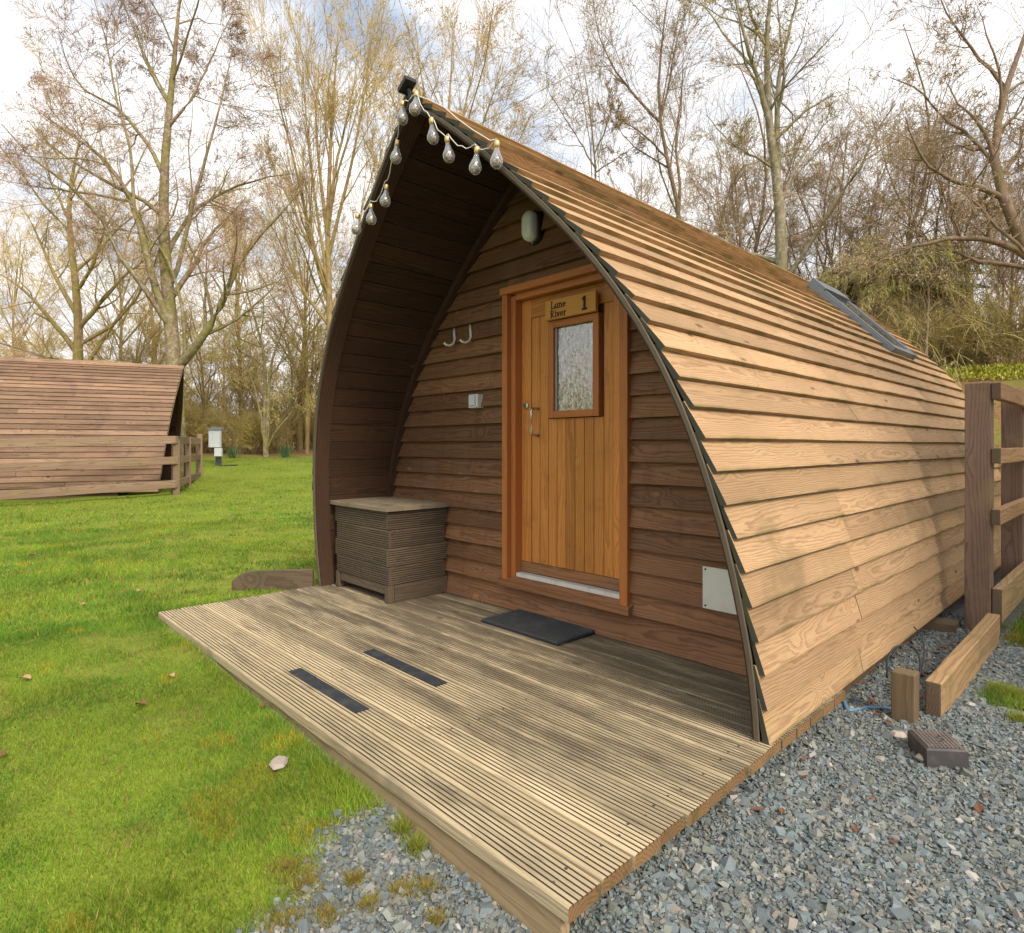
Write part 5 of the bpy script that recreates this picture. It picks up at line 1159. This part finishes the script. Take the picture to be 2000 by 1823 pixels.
# ------------------------------------------------------------------ slate chips
def chips(n, xr, yr, s0, s1, seed, pw=2.4, lift=0.):
    r2 = np.random.default_rng(seed); X = r2.uniform(*xr, n); Y = r2.uniform(*yr, n); gm2 = gravel_mask(X, Y); inpod = (np.abs(X) < 1.0) & (Y > -1.0)
    dd_ = (X - CAM[0]) * FW[0] + (Y - CAM[1]) * FW[1]; rr2 = (X - CAM[0]) * RT[0] + (Y - CAM[1]) * RT[1]; view = (dd_ > .95) & (np.abs(rr2) < 1.0 * dd_ + .25)
    keep = (r2.random(n) < gm2) & ~inpod & view; X, Y = X[keep], Y[keep]; n = len(X)
    sz = s0 * (1 - r2.random(n) * (1 - (s0 / s1) ** pw)) ** (-1 / pw)
    B = np.array([[-1, -1, -1], [1, -1, -1], [1, 1, -1], [-1, 1, -1], [-1, -1, 1], [1, -1, 1], [1, 1, 1], [-1, 1, 1]], float)
    q = B[None] * np.stack([np.ones(n), r2.uniform(.5, .9, n), r2.uniform(.18, .55, n)], 1)[:, None] + r2.normal(0, .2, (n, 8, 3)) * [1, 1, .35]
    q[:, 4:, :2] *= r2.uniform(.6, .95, (n, 1, 1)); q *= sz[:, None, None]
    a, b_, c = r2.uniform(0, 6.28, n), r2.normal(0, .42, n), r2.normal(0, .42, n)
    ca, sa, cb, sb_, cc, sc_ = np.cos(a), np.sin(a), np.cos(b_), np.sin(b_), np.cos(c), np.sin(c)
    x, y, z = q[..., 0], q[..., 1], q[..., 2]; y, z = y * cb[:, None] - z * sb_[:, None], y * sb_[:, None] + z * cb[:, None]; x, z = x * cc[:, None] + z * sc_[:, None], -x * sc_[:, None] + z * cc[:, None]; x, y = x * ca[:, None] - y * sa[:, None], x * sa[:, None] + y * ca[:, None]
    Z = ground_z(X, Y) + lift + sz * r2.uniform(.0, .5, n)
    V = np.stack([x + X[:, None], y + Y[:, None], z + Z[:, None]], -1).reshape(-1, 3)
    fq = np.array([[0, 3, 2, 1], [4, 5, 6, 7], [0, 1, 5, 4], [1, 2, 6, 5], [2, 3, 7, 6], [3, 0, 4, 7]]); F = (np.arange(n)[:, None, None] * 8 + fq[None]).reshape(-1, 4)
    k = r2.random(n); base = np.where((k < .60)[:, None], np.array([.172, .207, .216]), np.where((k < .86)[:, None], np.array([.225, .24, .21]), np.where((k < .97)[:, None], np.array([.26, .24, .205]), np.array([.38, .37, .345]))))
    col = base * r2.uniform(.65, 1.25, (n, 1)); col = np.concatenate([col, np.ones((n, 1))], 1); return V, F, np.repeat(col, 8, 0)
ca_, cb_ = chips(100000, (.4, 3.2), (-2.2, 2.7), .0047, .020, 1, 3.0), chips(36000, (.4, 2.6), (-2.0, 1.2), .004, .011, 2, lift=.004)
V, F = merge([ca_[:2], cb_[:2]])
gv = link('slate_gravel', raw_mesh('slate_gravel', V, F, M['chip'], {'col': ('FLOAT_COLOR', np.concatenate([ca_[2], cb_[2]]))})); tag(gv, 'blue-grey slate chippings spread around the deck', 'gravel', kind='stuff')

mb = MB()
for i in range(ND):
    for x in (-1.58, -.78, .02, .82, 1.575):
        for q in (.26, .76):
            mb.lathe((x + random.uniform(-.008, .008), DY0 + (i + q) * dp + random.uniform(-.004, .004), .0002), [(.0042, -.003), (.0042, .0008), (.002, .0003)], 7)
tag(dchild(mb.build('screw_heads', M['cover']), deck), kind='stuff')
def scatter_blades(name, pts, n, h0, h1, cols, seed, lab, cat, wd=.0012):
    r2 = np.random.default_rng(seed); k = r2.integers(0, len(pts), n); P = np.array(pts)[k]; a = r2.uniform(0, 6.28, n); r = np.abs(r2.normal(0, .5, n)) * P[:, 2]
    X = P[:, 0] + r * np.cos(a); Y = P[:, 1] + r * np.sin(a); ok = ~((X > -1.63) & (X < 1.66) & (Y > -1.045)); X, Y = X[ok], Y[ok]; n = len(X); Z = ground_z(X, Y)
    h_ = r2.uniform(h0, h1, n); b2 = r2.uniform(0, 6.28, n); ln = h_ * r2.uniform(.2, 1.4, n); c0 = np.stack([X, Y, Z], 1); a = r2.uniform(0, 6.28, n)
    s1 = np.stack([np.cos(a), np.sin(a), 0 * a], 1) * wd; l1 = np.stack([np.cos(b2) * ln, np.sin(b2) * ln, h_], 1)
    V = np.stack([c0 - s1, c0 + s1, c0 + l1], 1).reshape(-1, 3); C = np.array(cols)[r2.integers(0, len(cols), n)] * r2.uniform(.7, 1.2, (n, 1))
    o = link(name, raw_mesh(name, V, np.arange(n * 3).reshape(-1, 3), M['grass'], {'col': ('FLOAT_COLOR', np.repeat(np.concatenate([C, np.ones((n, 1))], 1), 3, 0))})); tag(o, lab, cat, kind='stuff')
g2 = lambda a, b, r: (*onground(a, b)[:2], r)
scatter_blades('dry_moss', [g2(780, 1745, .05), g2(830, 1740, .05), g2(720, 1770, .04), g2(640, 1790, .05), g2(560, 1800, .06), g2(600, 1730, .06), g2(850, 1800, .03), g2(690, 1720, .03), g2(560, 1700, .05)], 9000, .006, .022, [(.42, .30, .08), (.45, .38, .09), (.30, .20, .07), (.24, .27, .05)], 5, 'orange-brown dry moss and straw at the edge of the gravel', 'moss')
scatter_blades('edge_grass', [g2(815, 1660, .035), g2(790, 1625, .04), g2(1945, 1225, .05), g2(1955, 1350, .07), g2(1985, 1360, .06), g2(1990, 1410, .04)], 4200, .018, .045, [(.20, .32, .03), (.32, .38, .05), (.45, .38, .10)], 6, 'tufts of longer grass at the deck and gravel edges', 'grass')
def litter():
    r2 = np.random.default_rng(77); n = 155; X = np.r_[r2.uniform(1.35, 1.85, 120), r2.uniform(1.7, 2.6, 25), r2.uniform(-4, .8, 10)]; Y = np.r_[r2.uniform(.75, 2.3, 120), r2.uniform(-1, 1.8, 25), r2.uniform(-2.0, -1.1, 10)]; Z = ground_z(X, Y) + np.where(X < 1, .022, .014)
    c = np.stack([X, Y, Z], 1); a = r2.uniform(0, 6.28, n); d = np.stack([np.cos(a), np.sin(a), r2.uniform(-.2, .5, n)], 1); e_ = np.stack([-np.sin(a), np.cos(a), r2.uniform(-.3, .5, n)], 1); sz = r2.uniform(.010, .024, (n, 1))
    V = np.stack([c - d * sz, c + e_ * sz * .6, c + d * sz, c - e_ * sz * .6 + [0, 0, .006]], 1).reshape(-1, 3)
    o = link('leaf_litter', raw_mesh('leaf_litter', V, np.arange(n * 4).reshape(-1, 4), M['leaf'])); tag(o, 'brown leaf scraps blown under the pod and over the gravel', 'leaf litter', kind='stuff')
litter()

for o in bpy.data.objects:
    if o.type == 'MESH' and o.name.split('.')[0] in ('post', 'rail', 'gravel_board', 'landscape_timber', 'stub_post', 'edging_board', 'retaining_board', 'leg', 'roof_window', 'box', 'flap'):
        md = o.modifiers.new('edge', 'BEVEL'); md.width = .006 if o.name.startswith(('post', 'rail', 'gravel', 'land', 'stub', 'edg', 'ret')) else .003; md.segments = 2; md.limit_method = 'ANGLE'; md.angle_limit = R_(50)
